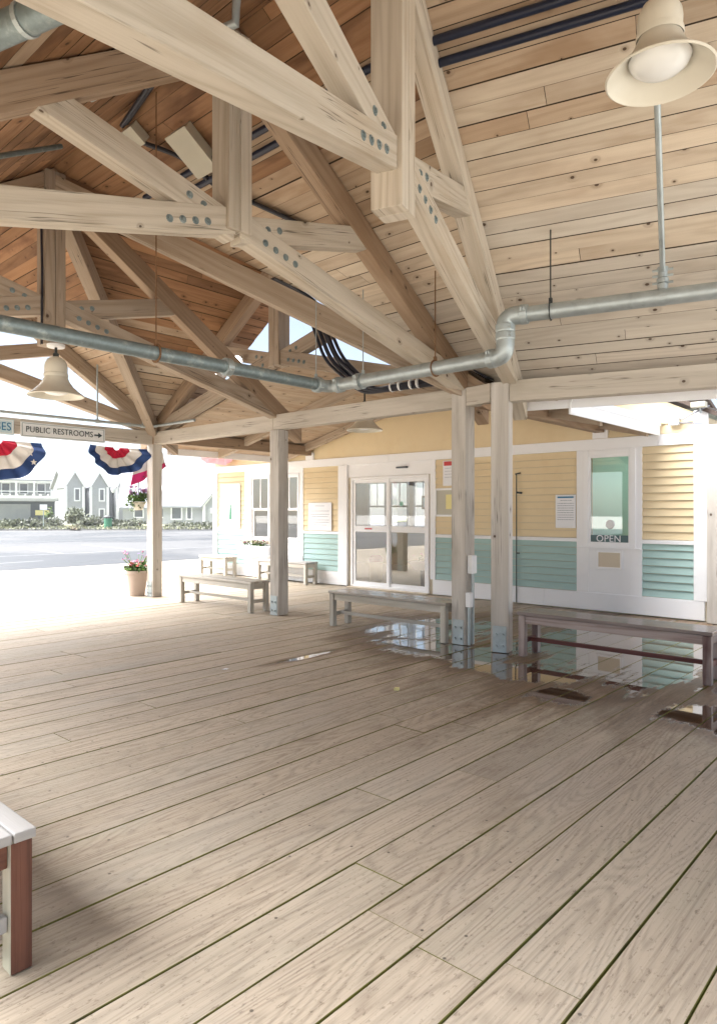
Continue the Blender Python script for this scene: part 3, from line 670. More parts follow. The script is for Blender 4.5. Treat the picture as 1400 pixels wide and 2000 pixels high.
# roof of the terminal
rf = MB(); a_ = .42
rf.prism([(XL - .3, YF - .25, 3.26), (-3.7, YF - .25, 3.26), (-3.7, 12.3, 4.1), (XL - .3, 12.3, 4.1)], (0, 0, .08)); rf.prism([(XL - .3, 12.3, 4.1), (-3.7, 12.3, 4.1), (-3.7, 14.9, 3.26), (XL - .3, 14.9, 3.26)], (0, 0, .08))
rf.prism([(-3.7, YF - .05, 3.30), (-2.35, YF - .05, 2.64), (-2.35, 14.9, 2.64), (-3.7, 14.9, 3.30)], (0, 0, .06))
part(rf, TB, 'roof', M['shingle_brown'], merge=False)
mb = MB(); mb.prism([(XL - .9, 8.37, 2.97), (-10.95, 8.37, 2.97), (-10.95, YF - .251, 3.26), (XL - .9, YF - .251, 3.26)], (0, 0, .08)); part(mb, TB, 'shade_overhang', M['white'], merge=False)  # added deep overhang, hidden behind the pavilion beam, to shade the left wall
trim('shade_overhang_trim', (XL - .9, -10.95, 8.34, 8.368, 2.94, 3.08))  # front edge of the added overhang
# low entry roof between pavilion and terminal
ER = tag(empty('entry_roof', (-7.05, 8.2, 0)), 'low gabled entry roof with a board ceiling linking pavilion and terminal doors', 'roof')
XC = -7.05; ze = lambda x: 3.56 - .245 * abs(x - XC)
for sx in (-1, 1):
    mb = MB(); t = 0
    while t < 3.82:
        ta, tb = t + .003, t + .132; t += .1335
        if sx > 0 and t > 3.82: continue
        xa, xb = XC + sx * ta, XC + sx * tb; r = random.random()
        ys = 6.50; c = [(xa, ys, ze(xa)), (xb, ys, ze(xb)), (xb, ys, ze(xb) + .03), (xa, ys, ze(xa) + .03)] ; d = [(p[0], YF - .002, p[2]) for p in c]
        mb.hexa(c + d)
    part(mb, ER, 'ceiling_boards', M['roof_mid'], merge=False)
    mb = MB(); mb.prism([(XC, 6.50, ze(XC) + .05), (XC + sx * 3.84, 6.50, ze(XC + sx * 3.84) + .05), (XC + sx * 3.84, YF + .3, ze(XC + sx * 3.84) + .05), (XC, YF + .3, ze(XC) + .05)], (0, 0, .03)); part(mb, ER, 'shingles', M['shingle_brown'])
    xb = XC + sx * 3.03
    mb = MB(); mb.box(xb - .07, xb + .07, 6.46, YF - .03, 2.60, 2.79); part(mb, ER, 'side_beam', M['timber_brown'], bevel=.006)
    mb = MB(); mb.box(xb - .11, xb + .11, YF - .03, YF + .012, 2.52, 2.66); part(mb, ER, 'beam_pad', M['white'])
    for yy in (9.55, 8.0):
        mb = MB(); c = []
        for x in (XC + sx * .02, XC + sx * 3.75): c += [(x, yy - .045, ze(x) - .16), (x, yy + .045, ze(x) - .16), (x, yy + .045, ze(x) - .003), (x, yy - .045, ze(x) - .003)]
        mb.hexa(c); part(mb, ER, 'rafter', M['timber_mid'], bevel=.005)
    xf = XC + sx * 3.86
    mb = MB(); mb.box(xf - .012, xf + .012, 6.9, YF - .02, ze(xf) - .12, ze(xf) + .10); part(mb, ER, 'fascia', M['white'], bevel=.003)
    mb = MB(); mb.box(xf + .013, xf + .025, 6.9, YF - .02, ze(xf) + .01, ze(xf) + .10); part(mb, ER, 'gutter_board', M['white'], bevel=.003)
# white eave fascia of the turned bay
mb = MB(); a = F1(-.5, 2.635, .1); b = F1(-.5, 2.635, 4.3); mb.bar(a, b, .025, .15); P_(mb, 'fascia', M['white'], bevel=.003)
# side porch at the right edge
SP = tag(empty('side_porch', (-1.6, 9.75, 0)), 'white boarded side porch with a wide header at the right end of the terminal', 'porch')
s = MB(); s.box(-2.56, .6, 9.60, 9.74, 2.12, 2.58); part(s, SP, 'header', M['white'], bevel=.005)
s = MB(); s.prism([(-2.40, 9.90, .0), (.6, 9.90, 0), (.6, 9.90, 2.5), (-2.40, 9.90, 2.5)], (0, .1, 0)); part(s, SP, 'porch_wall', M['white'])
s = MB(); s.box(-2.565, -2.43, 9.60, 9.735, .004, 2.12); part(s, SP, 'porch_post', M['post'], bevel=.006)
FL = tag(empty('floodlight', (-2.66, 9.66, 2.8)), 'small grey floodlight on top of the white corner board', 'floodlight')
s = MB(); s.box(-2.75, -2.57, 9.55, 9.66, 2.815, 2.89); part(s, FL, 'housing', M['boxgrey'], bevel=.01); s = MB(); s.tube([(-2.66, 9.64, 2.815), (-2.66, 9.69, 2.76)], .012); part(s, FL, 'bracket', M['galv'])
JB = tag(empty('junction_box', (-3.0, 9.68, 2.68)), 'white square junction box with two cables on the upper clapboards', 'junction box')
s = MB(); s.box(-3.06, -2.93, 9.655, 9.728, 2.62, 2.74); part(s, JB, 'box_body', M['plastic'], bevel=.008)
for k_, zz in enumerate((2.70, 2.65)):
    s = MB(); s.tube([(-2.93, 9.69, zz), (-2.87, 9.67, zz - .01), (-2.78, 9.66, zz + .04 - .06 * k_), (-2.64, 9.66, zz + .10 - .14 * k_), (-2.55, 9.68, zz + .14 - .2 * k_)], .008, 6); part(s, JB, 'cable', M['inkgrey'])

# ------------------------------------------------------------------ signs and notices
def notice(name, x0, x1, z0, z1, label, y=YF - .012, lines=(), head=None, extra=None, mat='paper', group=None):
    t = tag(empty(name, ((x0 + x1) / 2, y, z0)), label, 'sign', group)
    s = MB(); s.box(x0, x1, y - .006, y + .006, z0, z1); part(s, t, 'board', M[mat], bevel=.002)
    pr = MB(); w_ = x1 - x0; h_ = z1 - z0
    for (f, a, b) in lines:
        z = z1 - h_ * f; x = x0 + w_ * a
        while x < x0 + w_ * b:
            l = random.uniform(.02, .06) * min(1, w_ / .5); pr.box(x, min(x + l, x0 + w_ * b), y - .0075, y - .0062, z - h_ * .008, z + h_ * .008); x += l + .010
    if pr.f: part(pr, t, 'print_lines', M['inkgrey'])
    if head:
        f0, f1, a, b, m_ = head; s = MB(); s.box(x0 + w_ * a, x0 + w_ * b, y - .0078, y - .0062, z1 - h_ * f1, z1 - h_ * f0); part(s, t, 'heading', M[m_])
    return t
t = notice('notice_board', -13.06, -12.36, 1.075, 2.10, 'tall white notice with a green lighthouse on the leftmost yellow panel', lines=[(.10, .25, .75), (.20, .12, .88), (.245, .1, .9), (.29, .1, .9), (.335, .15, .85)])
s = MB(); y_ = YF - .0195; s.prism([(-12.755, y_, 1.28), (-12.645, y_, 1.28), (-12.67, y_, 1.56), (-12.73, y_, 1.56)], (0, .001, 0)); s.prism([(-12.735, y_, 1.565), (-12.665, y_, 1.565), (-12.70, y_, 1.68)], (0, .001, 0)); part(s, t, 'lighthouse_print', M['inkgreen'])
notice('notice_board', -10.12, -9.46, 1.075, 1.64, 'white printed notice on the yellow panel left of the sliding doors', lines=[(.12, .3, .7), (.3, .1, .9), (.42, .1, .9), (.5, .15, .85), (.62, .1, .9), (.7, .1, .9), (.8, .2, .8)])
notice('notice_board', -4.71, -4.39, 1.21, 1.71, 'white timetable notice fixed beside the ticket window', lines=[(.17, .25, .8)] + [(.26 + .07 * i, .1, .9) for i in range(8)], head=(.05, .10, .1, .9, 'inkblue'))
notice('notice_board', -6.78, -6.35, 1.90, 2.33, 'white notice with a red heading on the panel behind the double post', lines=[(.3, .1, .9), (.42, .1, .9), (.54, .1, .9), (.66, .1, .7)], head=(.03, .2, .05, .95, 'inkred'))
t = tag(empty('notice_case', (-6.6, YF, 1.4)), 'white framed display case holding a yellow sheet right of the sliding doors', 'display case')
part(frame_mb(-6.95, -6.28, 1.37, 1.86, .035, YF - .035, YF + .004), t, 'case_frame', M['white'], bevel=.004); s = MB(); s.box(-6.915, -6.315, YF - .012, YF - .004, 1.405, 1.825); part(s, t, 'case_back', M['boxgrey']); s = MB(); s.box(-6.72, -6.45, YF - .016, YF - .0125, 1.50, 1.75); part(s, t, 'yellow_sheet', M['paperyellow'])
t = tag(empty('guide_rod', (-5.36, 9.66, 0)), 'thin black upright rod with a knob standing against the yellow panel', 'rod')
s = MB(); s.tube([(-5.36, 9.685, .02), (-5.36, 9.685, 2.06)], .009, 8); part(s, t, 'rod', M['iron']); s = MB(); s.bar((-5.38, 9.685, 2.05), (-5.29, 9.685, 2.065), .02, .02); s.bar((-5.36, 9.685, 1.76), (-5.27, 9.685, 1.75), .03, .03); s.bar((-5.36, 9.685, .80), (-5.31, 9.685, .80), .02, .02); part(s, t, 'clip', M['iron'])

MS = lambda y, z: Matrix.Translation((-10.316, y, z)) @ Matrix.Rotation(R(90), 4, 'Z') @ Matrix.Rotation(R(90), 4, 'X')
SG = tag(empty('restroom_sign', (-10.33, 4.75, 2.65)), 'white PUBLIC RESTROOMS sign with an arrow on the left eave beam', 'sign')
s = MB(); s.box(-10.345, -10.322, 4.10, 5.40, 2.555, 2.775); part(s, SG, 'sign_panel', M['signwhite'], bevel=.003)
def edge(y0, y1, z0, z1, w_=.012):
    mb = MB()
    for b in ((y0, y1, z0, z0 + w_), (y0, y1, z1 - w_, z1), (y0, y0 + w_, z0 + w_, z1 - w_), (y1 - w_, y1, z0 + w_, z1 - w_)): mb.box(-10.323, -10.318, *b)
    return mb
part(edge(4.115, 5.385, 2.567, 2.763), SG, 'sign_rim', M['galv'])
o = text_mesh('sign_lettering', 'PUBLIC RESTROOMS', .125, M['ink'], SG, Matrix.Translation(-Vector(SG.location)) @ MS(4.165, 2.667), .002, 'LEFT', 1.0)
LW = max(v.co.y for v in o.data.vertices) - min(v.co.y for v in o.data.vertices)
y0_ = min(v.co.y for v in o.data.vertices)
for v in o.data.vertices: v.co.y = y0_ + (v.co.y - y0_) * (1.02 / LW)
s = MB(); s.prism([(-10.318, 5.22, 2.655), (-10.318, 5.285, 2.655), (-10.318, 5.285, 2.625), (-10.318, 5.35, 2.667), (-10.318, 5.285, 2.709), (-10.318, 5.285, 2.679), (-10.318, 5.22, 2.679)], (.004, 0, 0)); part(s, SG, 'arrow', M['ink'])
SB = tag(empty('bus_sign', (-10.33, 3.6, 2.66)), 'pale blue sign with blue capitals at the left end of the eave beam', 'sign')
s = MB(); s.box(-10.345, -10.322, 3.45, 4.005, 2.565, 2.785); part(s, SB, 'sign_panel', M['signblue'], bevel=.003)
part(edge(3.462, 3.993, 2.577, 2.773), SB, 'sign_rim', M['signwhite'])
o = text_mesh('sign_lettering', 'SES', .165, M['inkblue'], SB, Matrix.Translation(-Vector(SB.location)) @ MS(3.965, 2.675), .002, 'RIGHT', .85)

# ------------------------------------------------------------------ benches
def bench(loc, L, mats, label, rz=0, D=.36, H=.45, group='slatted wooden benches'):
    t = tag(empty('bench', loc, rz), label, 'bench', group)
    top, leg, apron, rail = mats
    def put(mb, nm, mat, bev=.004): 
        o = mb.build(nm, mat, bevel=bev); o.parent = t; return o
    n = 7 if mats[0] == 'bench_red_wet' else 5; wd = (D - .006 * (n - 1)) / n
    for i in range(n):
        mb = MB(); y = -D / 2 + i * (wd + .006); mb.box(-L / 2 - .012, L / 2 + .012, y, y + wd, H - .032, H); put(mb, 'seat_slat', M[top])
    for sx in (-1, 1):
        for sy in (-1, 1):
            mb = MB(); x = sx * (L / 2 - .035); y = sy * (D / 2 - .04); mb.box(x - .034, x + .034, y - .034, y + .034, .003, H - .034); put(mb, 'leg', M[leg], .006)
        mb = MB(); x = sx * (L / 2 - .035); mb.box(x - .016, x + .016, -D / 2 + .075, D / 2 - .075, H - .115, H - .036); put(mb, 'end_apron', M[apron])
        mb = MB(); mb.box(x - .016, x + .016, -D / 2 + .075, D / 2 - .075, .135, .185); put(mb, 'end_rail', M[rail])
    for sy in (-1, 1):
        mb = MB(); y = sy * (D / 2 - .035); mb.box(-L / 2 + .07, L / 2 - .07, y - .014, y + .014, H - .115, H - .036); put(mb, 'apron', M[apron])
    mb = MB(); mb.box(-L / 2 + .05, L / 2 - .05, -.018, .018, .14, .18); put(mb, 'stretcher', M[rail])
    return t
B1 = ('bench',) * 4
bench((-8.55, 6.37, 0), 1.80, B1, 'pale grey wooden bench between the two far left posts')
bench((-5.19, 6.37, 0), 1.78, ('bench_wet', 'bench', 'bench', 'bench'), 'wet topped grey wooden bench between the middle post and the double post')
b3 = bench((-2.50, 6.33, 0), 1.78, ('bench_red_wet', 'bench_red', 'bench_red', 'bench_maroon'), 'maroon stained wooden bench right of the double post with worn paint')
bench((-12.80, 9.42, 0), .98, B1, 'short grey bench under the tall lighthouse notice', D=.34, group=None)
bench((-10.52, 9.46, 0), 1.5, ('bench_white', 'bench', 'bench', 'bench'), 'grey bench against the terminal wall left of the sliding doors', D=.34, group=None)
b4 = bench((-3.12, .745, 0), 1.80, ('bench_white', 'bench_brown', 'bench_brown', 'bench_white'), 'white topped bench with brown worn legs nearest the camera at lower left')
for o in kids(b4):   # paint is worn off the outward end faces of the legs only
    if o.name.split('.')[0] in ('leg', 'end_apron'):
        o.data.materials.clear(); o.data.materials.append(M['bench_pale']); o.data.materials.append(M['bench_brown'])
        for p_ in o.data.polygons: p_.material_index = 1 if p_.normal.x > .5 else 0

# ------------------------------------------------------------------ lamps
def lamp(x, y, zr, ztop, label):
    t = tag(empty('pendant_lamp', (x, y, zr)), label, 'lamp', 'cream enamel pendant lamps')
    def put(mb, nm, mat, sm=True): o = mb.build(nm, mat, smooth=sm); o.parent = t; return o
    s = MB(); s.lathe([(.272, 0), (.280, .004), (.281, .010), (.262, .026), (.215, .062), (.17, .105), (.135, .155), (.118, .195), (.113, .21)], n=48); s.lathe([(.272, 0), (.255, .02), (.208, .056), (.163, .10), (.13, .15), (.112, .20)], n=48); put(s, 'shade', M['enamel'])
    s = MB(); s.lathe([(.120, .205), (.122, .215), (.121, .24), (.114, .245), (.116, .30), (.110, .345), (.09, .385), (.055, .41), (.03, .418), (0, .42)], n=32); put(s, 'housing', M['enamel'])
    s = MB(); s.lathe([(.0, .012), (.06, .017), (.11, .035), (.145, .065), (.16, .095), (.155, .105)], n=36); put(s, 'diffuser', M['diffuser'])
    h = ztop - zr
    s = MB(); s.tube([(0, 0, .40), (0, 0, h)], .014, 10); s.lathe([(.03, .41), (.03, .45), (.016, .46)], n=12); put(s, 'stem', M['iron'])
    s = MB(); s.lathe([(0, h - .03), (.085, h - .03), (.09, h - .02), (.09, h), (0, h)], n=24); put(s, 'mounting_plate', M['plastic'])
    return t
lamp(-1.26, 3.84, 3.81, 5.02, 'large cream bell lamp hanging at the upper right')
lamp(-7.16, 3.2, 2.665, 3.21, 'cream bell lamp under the king post before the open left gable')
lamp(-6.95, 7.86, 2.70, 3.52, 'cream bell lamp under the entry roof before the yellow gable')

# ------------------------------------------------------------------ pipes
def arc(p, q, r, n=6):
    """polyline p0..pn with rounded corners"""
    pts = [Vector(v) for v in p]; out = [pts[0]]
    for i in range(1, len(pts) - 1):
        a, b, c = pts[i - 1], pts[i], pts[i + 1]; u, v = (a - b).normalized(), (c - b).normalized()
        s_, e2 = b + u * r, b + v * r
        for k in range(n + 1):
            f = k / n; out.append((s_ * (1 - f) + b * f) * (1 - f) + (b * (1 - f) + e2 * f) * f)
    out.append(pts[-1]); return out
SPK = tag(empty('sprinkler_main', (-5.12, 3.0, 2.79)), 'thick galvanised sprinkler pipe crossing under the trusses and turning towards the double post', 'pipe')
PZ = 2.79; c1 = Vector((-5.12, 5.2, PZ)); c2 = Vector((-2.985, 5.2, PZ)); c3 = Vector((-2.985, 5.2, 3.13))
pr0 = c3; 
s = MB(); s.tube([(-5.12, -.6, PZ), (-5.12, 5.12, PZ)], .06, 18); part(s, SPK, 'pipe_run', M['galv_dark'], smooth=True)
s = MB(); s.tube([c1 + Vector((.08, 0, 0)), c2 - Vector((.07, 0, 0))], .065, 18); part(s, SPK, 'pipe_run', M['galv'], smooth=True)
pe = c3 + E1 * 4.2
s = MB(); s.tube([c3 + E1 * .08, pe], .065, 18); part(s, SPK, 'pipe_run', M['galv'], smooth=True)
s = MB(); s.tube(arc([c1 - Vector((0, .16, 0)), c1, c1 + Vector((.16, 0, 0))], None, .10), .066, 18); part(s, SPK, 'elbow', M['galv'], smooth=True)
s = MB(); s.tube(arc([c2 - Vector((.13, 0, 0)), c2, c2 + Vector((0, 0, .16))], None, .10), .078, 18); part(s, SPK, 'elbow', M['galv'], smooth=True)
s = MB(); s.tube(arc([c3 - Vector((0, 0, .16)), c3, c3 + E1 * .14], None, .09), .078, 18); part(s, SPK, 'elbow', M['galv'], smooth=True)
def collar(c, ax):
    mb = MB(); mb.lathe([(.06, -.034), (.08, -.034), (.084, -.024), (.084, .024), (.08, .034), (.06, .034)], c, 20, ax)
    a = Vector(ax).normalized(); u = a.cross(Vector((.3, .5, .8))).normalized(); v_ = a.cross(u)
    for d in (u, -u):
        for q in (-.012, .012): mb.tube([Vector(c) + d * .06 + a * q + v_ * .03, Vector(c) + d * .098 + a * q], .009, 6)
    return mb
for c, ax in ((c1 - Vector((0, .16, 0)), (0, 1, 0)), (c1 + Vector((.16, 0, 0)), (1, 0, 0)), (c2 - Vector((.13, 0, 0)), (1, 0, 0)), (c2 + Vector((0, 0, .17)), (0, 0, 1)), (c3 - Vector((0, 0, .10)), (0, 0, 1)), (c3 + E1 * .16, E1), (Vector((-5.12, 3.87, PZ)), (0, 1, 0)), (c1 + Vector((.45, 0, 0)), (1, 0, 0))):
    part(collar(c, ax), SPK, 'coupling', M['galv'], smooth=False)
def hanger(p, top, ax, mat='rust'):
    mb = MB(); p = Vector(p); mb.tube([p + Vector((0, 0, .075)), (p.x, p.y, top)], .006, 6); 
    a = Vector(ax).normalized(); u = a.cross(Vector((0, 0, 1))).normalized()
    ring = [p + u * math.cos(t) * .066 + Vector((0, 0, 1)) * math.sin(t) * .066 for t in [k * math.pi / 8 for k in range(17)]]
    for r0, r1 in zip(ring, ring[1:]): mb.bar(r0, r1, .03, .006, up=a)
    mb.box(p.x - .012, p.x + .012, p.y - .012, p.y + .012, p.z + .064, p.z + .11)
    return mb
part(hanger((-5.12, 3.135, PZ), 5.0, (0, 1, 0)), SPK, 'hanger', M['rust'])
part(hanger((-5.12, 5.02, PZ), 3.86, (0, 1, 0)), SPK, 'hanger', M['galv'])
part(hanger((-4.62, 5.2, PZ), 3.72, (1, 0, 0)), SPK, 'hanger', M['galv'])
part(hanger((-3.72, 5.2, PZ), 3.70, (1, 0, 0)), SPK, 'hanger', M['rust'])
h_ = c3 + E1 * .38; part(hanger(h_, 3.82, E1), SPK, 'hanger', M['iron'])
# branch climbing beside the lamp
BRN = tag(empty('branch_pipe', (-1.7, 5.2, 3.13)), 'thin grey branch pipe rising from the sprinkler main towards the large lamp', 'pipe')
sB = 1.208; tB = 1.565; zB = 3.13
s = MB(); s.tube([F1(sB + .02, zB + .08, tB), F1(sB + .02, zB + .19, tB), F1(2.95, zB + .19 + PITCH * (2.95 - sB), tB), F1(3.1, 4.95, tB)], .021, 12); part(s, BRN, 'pipe_run', M['galv'], smooth=True)
s = MB(); q = F1(sB + .01, zB, tB)
for dz, r_2, h2 in ((.05, .04, .05), (.105, .045, .035), (.15, .035, .05), (.20, .04, .03)): s.lathe([(0, 0), (r_2, 0), (r_2, h2), (0, h2)], q + Vector((0, 0, dz)), 14)
for dz in (.11, .165, .21):
    for d in (-1, 1): s.tube([q + E1 * d * .03 + Vector((0, 0, dz)), q + E1 * d * .075 + Vector((0, 0, dz))], .010, 6)
part(s, BRN, 'fitting', M['galv'])
s = MB(); s.lathe([(.065, -.02), (.07, -.02), (.07, .02), (.065, .02)], q, 18, E1); part(s, BRN, 'clamp', M['galv'])
LP = tag(empty('overhead_pipe', F1(5.18, 3.4, -.6)), 'thick grey galvanised pipe at the top left corner close overhead', 'pipe')
s = MB(); s.tube([F1(5.18, 3.40, -2.2), F1(5.18, 3.40, 2.2)], .06, 18); part(s, LP, 'pipe_run', M['galv_dark'], smooth=True)
s = MB()
for tt in (-.95, -.62): 
    ring = F1(5.18, 3.40, tt); s.lathe([(.0605, -.012), (.066, -.012), (.066, .012), (.0605, .012)], ring, 18, E1)
part(s, LP, 'clamp', M['galv'])
# thin pipe above the sign beam, with drops
TP = tag(empty('thin_pipe', (-10.2, 4.5, 2.88)), 'thin grey pipe running above the restroom sign to the far corner post', 'pipe')
s = MB(); s.tube([(-10.2, .2, 2.875), (-10.2, 6.15, 2.875), (-8.9, 6.2, 2.875)][:2], .022, 10); part(s, TP, 'pipe_run', M['galv'], smooth=True)
s = MB(); s.tube([(-10.18, 6.15, 2.875), (-8.95, 6.15, 2.875)], .022, 10); part(s, TP, 'pipe_run', M['galv'], smooth=True)
for y_, zt in ((5.21, 4.0), (6.0, 3.45)):
    s = MB(); s.tube([(-10.2, y_, 2.875), (-10.2, y_, zt)], .014, 8); part(s, TP, 'drop_rod', M['galv'], smooth=True)
for y_ in (5.21, 5.75, 6.0):
    s = MB(); s.lathe([(.022, -.03), (.032, -.03), (.032, .03), (.022, .03)], (-10.2, y_, 2.875), 12, (0, 1, 0)); part(s, TP, 'coupling', M['galv'])
SHP = [(-4.9, 2.45, 4.55), (-3.80, 2.62, 4.55), (-3.47, 2.69, 4.55), (-3.455, 2.69, 4.78)]
SH = tag(empty('small_pipe', (-4.3, 2.9, 4.6)), 'short grey pipe with a hooked end by the ridge above the middle truss', 'pipe')
s = MB(); s.tube(SHP, .03, 10); part(s, SH, 'pipe_run', M['galv'], smooth=True)
# dark conduits under the ridge
CD = tag(empty('conduit_pair', (-3.0, 3.8, 4.7)), 'pair of dark blue insulated conduits running just under the ridge', 'conduit')
for k_, ss_ in enumerate((2.62, 2.50)):
    zc = zs(ss_) - .075
    j = F1(ss_, zc, .0)
    s = MB(); s.tube([(-6.3, 6.35 - ss_, zc), (j.x - .35, 6.35 - ss_, zc), j + E1 * .2, F1(ss_, zc, 4.2)], .030, 12); part(s, CD, 'conduit', M['navy'], smooth=True)
# loose bundle of black cables dropping from the valley to the entry
CB = tag(empty('cable_bundle', (-6.2, 5.7, 3.4)), 'bundle of thick black cables dropping behind the sprinkler pipe elbow', 'cables')
for k_ in range(5):
    d = (k_ - 2) * .055
    s = MB(); s.tube(arc([(-6.45 + d * .6, 5.60, 4.36), (-6.08 + d, 5.9, 4.02 + .02 * (k_ % 2)), (-5.83 + d * 1.2, 6.0 + .03 * (k_ % 3), 3.33), (-5.33 + d, 6.1, 2.87 + .02 * (k_ % 2)), (-4.3, 6.16, 2.86 + .022 * k_)], None, .16), .021 + .005 * (k_ % 2), 8); part(s, CB, 'cable', M['black'], smooth=True)
s = MB()
for x in (-5.0, -4.88, -4.72, -4.62): s.lathe([(.0, -.01), (.06, -.01), (.06, .01), (0, .01)], (x, 6.14, 2.90), 10, (1, 0, 0))
part(s, CB, 'cable_clip', M['plastic'])
# electrical boxes on the ceiling
def slope_box(name, s0, x0, w_, h_, label, mat='boxgrey', d=.09):
    t = tag(empty(name, (x0, 6.35 - s0, zs(s0))), label, 'electrical box'); nrm = Vector((0, -PITCH, -1)).normalized(); al = Vector((0, -1, PITCH)).normalized(); b0 = Vector((x0, 6.35 - s0, zs(s0))) + nrm * .01
    mb = MB(); mb.hexa([b0 + Vector((a * w_ / 2, 0, 0)) + al * b * h_ / 2 for a, b in ((-1, -1), (1, -1), (1, 1), (-1, 1))] + [b0 + nrm * d + Vector((a * w_ / 2, 0, 0)) + al * b * h_ / 2 for a, b in ((-1, -1), (1, -1), (1, 1), (-1, 1))]); part(mb, t, 'box_body', M[mat], bevel=.006)
    mb = MB(); b1 = b0 + nrm * (d + .001); mb.hexa([b1 + Vector((a * w_ * .53, 0, 0)) + al * b * h_ * .53 for a, b in ((-1, -1), (1, -1), (1, 1), (-1, 1))] + [b1 + nrm * .018 + Vector((a * w_ * .53, 0, 0)) + al * b * h_ * .53 for a, b in ((-1, -1), (1, -1), (1, 1), (-1, 1))]); part(mb, t, 'cover', M[mat], bevel=.005)
    return t
slope_box('electrical_box', 2.70, -5.27, .29, .41, 'large pale grey electrical box on the ceiling left of the middle king post')
slope_box('electrical_box', 3.0, -5.78, .20, .17, 'small grey electrical box on the ceiling with black conduits')
CX_ = tag(empty('black_conduit', (-5.5, 3.4, 4.9)), 'black flexible conduit looping between the two ceiling electrical boxes', 'conduit')
for k_ in range(2):
    s = MB(); s.tube(arc([(-5.72, 3.36 + .05 * k_, 4.88), (-5.55, 3.5 + .05 * k_, 4.80), (-5.42, 3.62, 4.72), (-5.36, 3.9 + .05 * k_, 4.56), (-4.7, 4.5 + .06 * k_, 4.16)], None, .08), .022, 8); part(s, CX_, 'cable', M['black'], smooth=True)
    s = MB(); s.tube([(-5.80 + .07 * k_, 3.20, 5.0), (-5.1 + .07 * k_, 3.05, 4.99)], .024, 8); part(s, CX_, 'cable', M['black'], smooth=True)
TC_ = tag(empty('thin_conduit', (-6.0, 2.4, 4.5)), 'thin grey conduit along the shaded ceiling boards at the far left', 'conduit')
s = MB(); s.tube([(-5.6, 1.6, 3.95), (-6.05, 2.75, 4.72)], .022, 8); part(s, TC_, 'conduit', M['galv_dark'], smooth=True)
WC = tag(empty('post_conduit', (-7.33, 3.35, 3.2)), 'black cable running down the far king post behind the sprinkler pipe', 'cable')
s = MB(); s.tube([(-7.22, 3.07, 4.7), (-7.19, 3.07, 4.0), (-7.20, 3.07, 3.2)], .013, 8); part(s, WC, 'cable', M['black'], smooth=True)
# twin spot lamps by the entry gable
TS = tag(empty('twin_spotlight', (-8.0, 6.25, 3.6)), 'pair of small lit spot lamps on the gable truss behind the sprinkler pipe', 'spotlight')
for c, d in (((-7.95, 6.2, 3.66), (.4, -.8, -.5)), ((-8.42, 6.2, 3.47), (-.5, -.7, -.6))):
    c = Vector(c); d = Vector(d).normalized(); s = MB(); s.lathe([(0, -.09), (.05, -.09), (.075, -.01), (.078, .0), (.07, .0)], c, 18, d); part(s, TS, 'lamp_head', M['plastic'], smooth=True); s = MB(); s.lathe([(0, .004), (.068, -.002)], c, 18, d); part(s, TS, 'lens', M['spot'])
s = MB(); s.tube([(-7.97, 6.24, 3.70), (-8.2, 6.30, 3.72), (-8.43, 6.24, 3.52)], .012, 6); part(s, TS, 'bracket', M['galv'])
# outlet boxes on the left post of the double post
OB = tag(empty('outlet_box', (-4.05, 6.33, .5)), 'white weatherproof outlet boxes and conduit on the side of the double post', 'outlet')
s = MB(); s.box(-4.075, -4.015, 6.29, 6.39, .78, .98); part(s, OB, 'box_body', M['plastic'], bevel=.008)
s = MB(); s.box(-4.075, -4.01, 6.25, 6.31, .42, .58); part(s, OB, 'box_body', M['plastic'], bevel=.008)
for y_, z1 in ((6.28, .42), (6.35, .78)):
    s = MB(); s.tube([(-4.045, y_, .01), (-4.045, y_, z1)], .017, 10); part(s, OB, 'conduit', M['galv'], smooth=True)

# ------------------------------------------------------------------ bunting
def fan(loc, rx, rz, label, a0=180, a1=360, cols=('red', 'cloth', 'blue'), ax='Y', sag=1.0, top_w=.12, seed=0, wind=.0):
    t = tag(empty('bunting', loc), label, 'bunting', 'fan shaped bunting')
    rnd = random.Random(seed); bands = [(.10, .40), (.40, .74), (.74, 1.0)]; n = 72; ph = rnd.random() * 6
    for (r0, r1), cm in zip(bands, cols):
        mb = MB()
        def pt(f, r):
            a = R(a0 + (a1 - a0) * f); pl_ = math.sin(f * 42 + ph) * .042 * r + math.sin(f * 13 + ph * 2) * .05 * r
            u = math.cos(a) * rx * r * (1 + .05 * math.sin(f * 21 + ph)); z = math.sin(a) * rz * r * (1 + .07 * math.sin(f * 17 + ph)); d = pl_ + wind * r * r
            return (d, u, z) if ax == 'Y' else (u, d, z)
        m_ = 4
        for i in range(n):
            for k in range(m_):
                ra, rb = r0 + (r1 - r0) * k / m_, r0 + (r1 - r0) * (k + 1) / m_
                mb.face([pt(i / n, ra), pt((i + 1) / n, ra), pt((i + 1) / n, rb), pt(i / n, rb)])
        o = mb.build({'red': 'red_band', 'cloth': 'white_band', 'blue': 'blue_band', 'pink': 'pink_band', 'magenta': 'red_band'}[cm], M[cm], smooth=True); o.parent = t
        so = o.modifiers.new('s', 'SOLIDIFY'); so.thickness = .003
    return t
f1 = fan((-10.55, 3.86, 2.50), .66, .62, 'red white and blue pleated bunting under the blue lettered sign', seed=3)
s = MB()
for (yy, zz, rr) in ((.44, -.15, .07), (.5, -.30, .05), (-.45, -.2, .06)):
    pts = []
    for k in range(10):
        a = R(90 + k * 36); r_5 = rr if k % 2 == 0 else rr * .42; pts.append((.045, yy + r_5 * math.cos(a), zz + r_5 * math.sin(a)))
    s.prism(pts, (.004, 0, 0))
o = s.build('star', M['cloth']); o.parent = f1
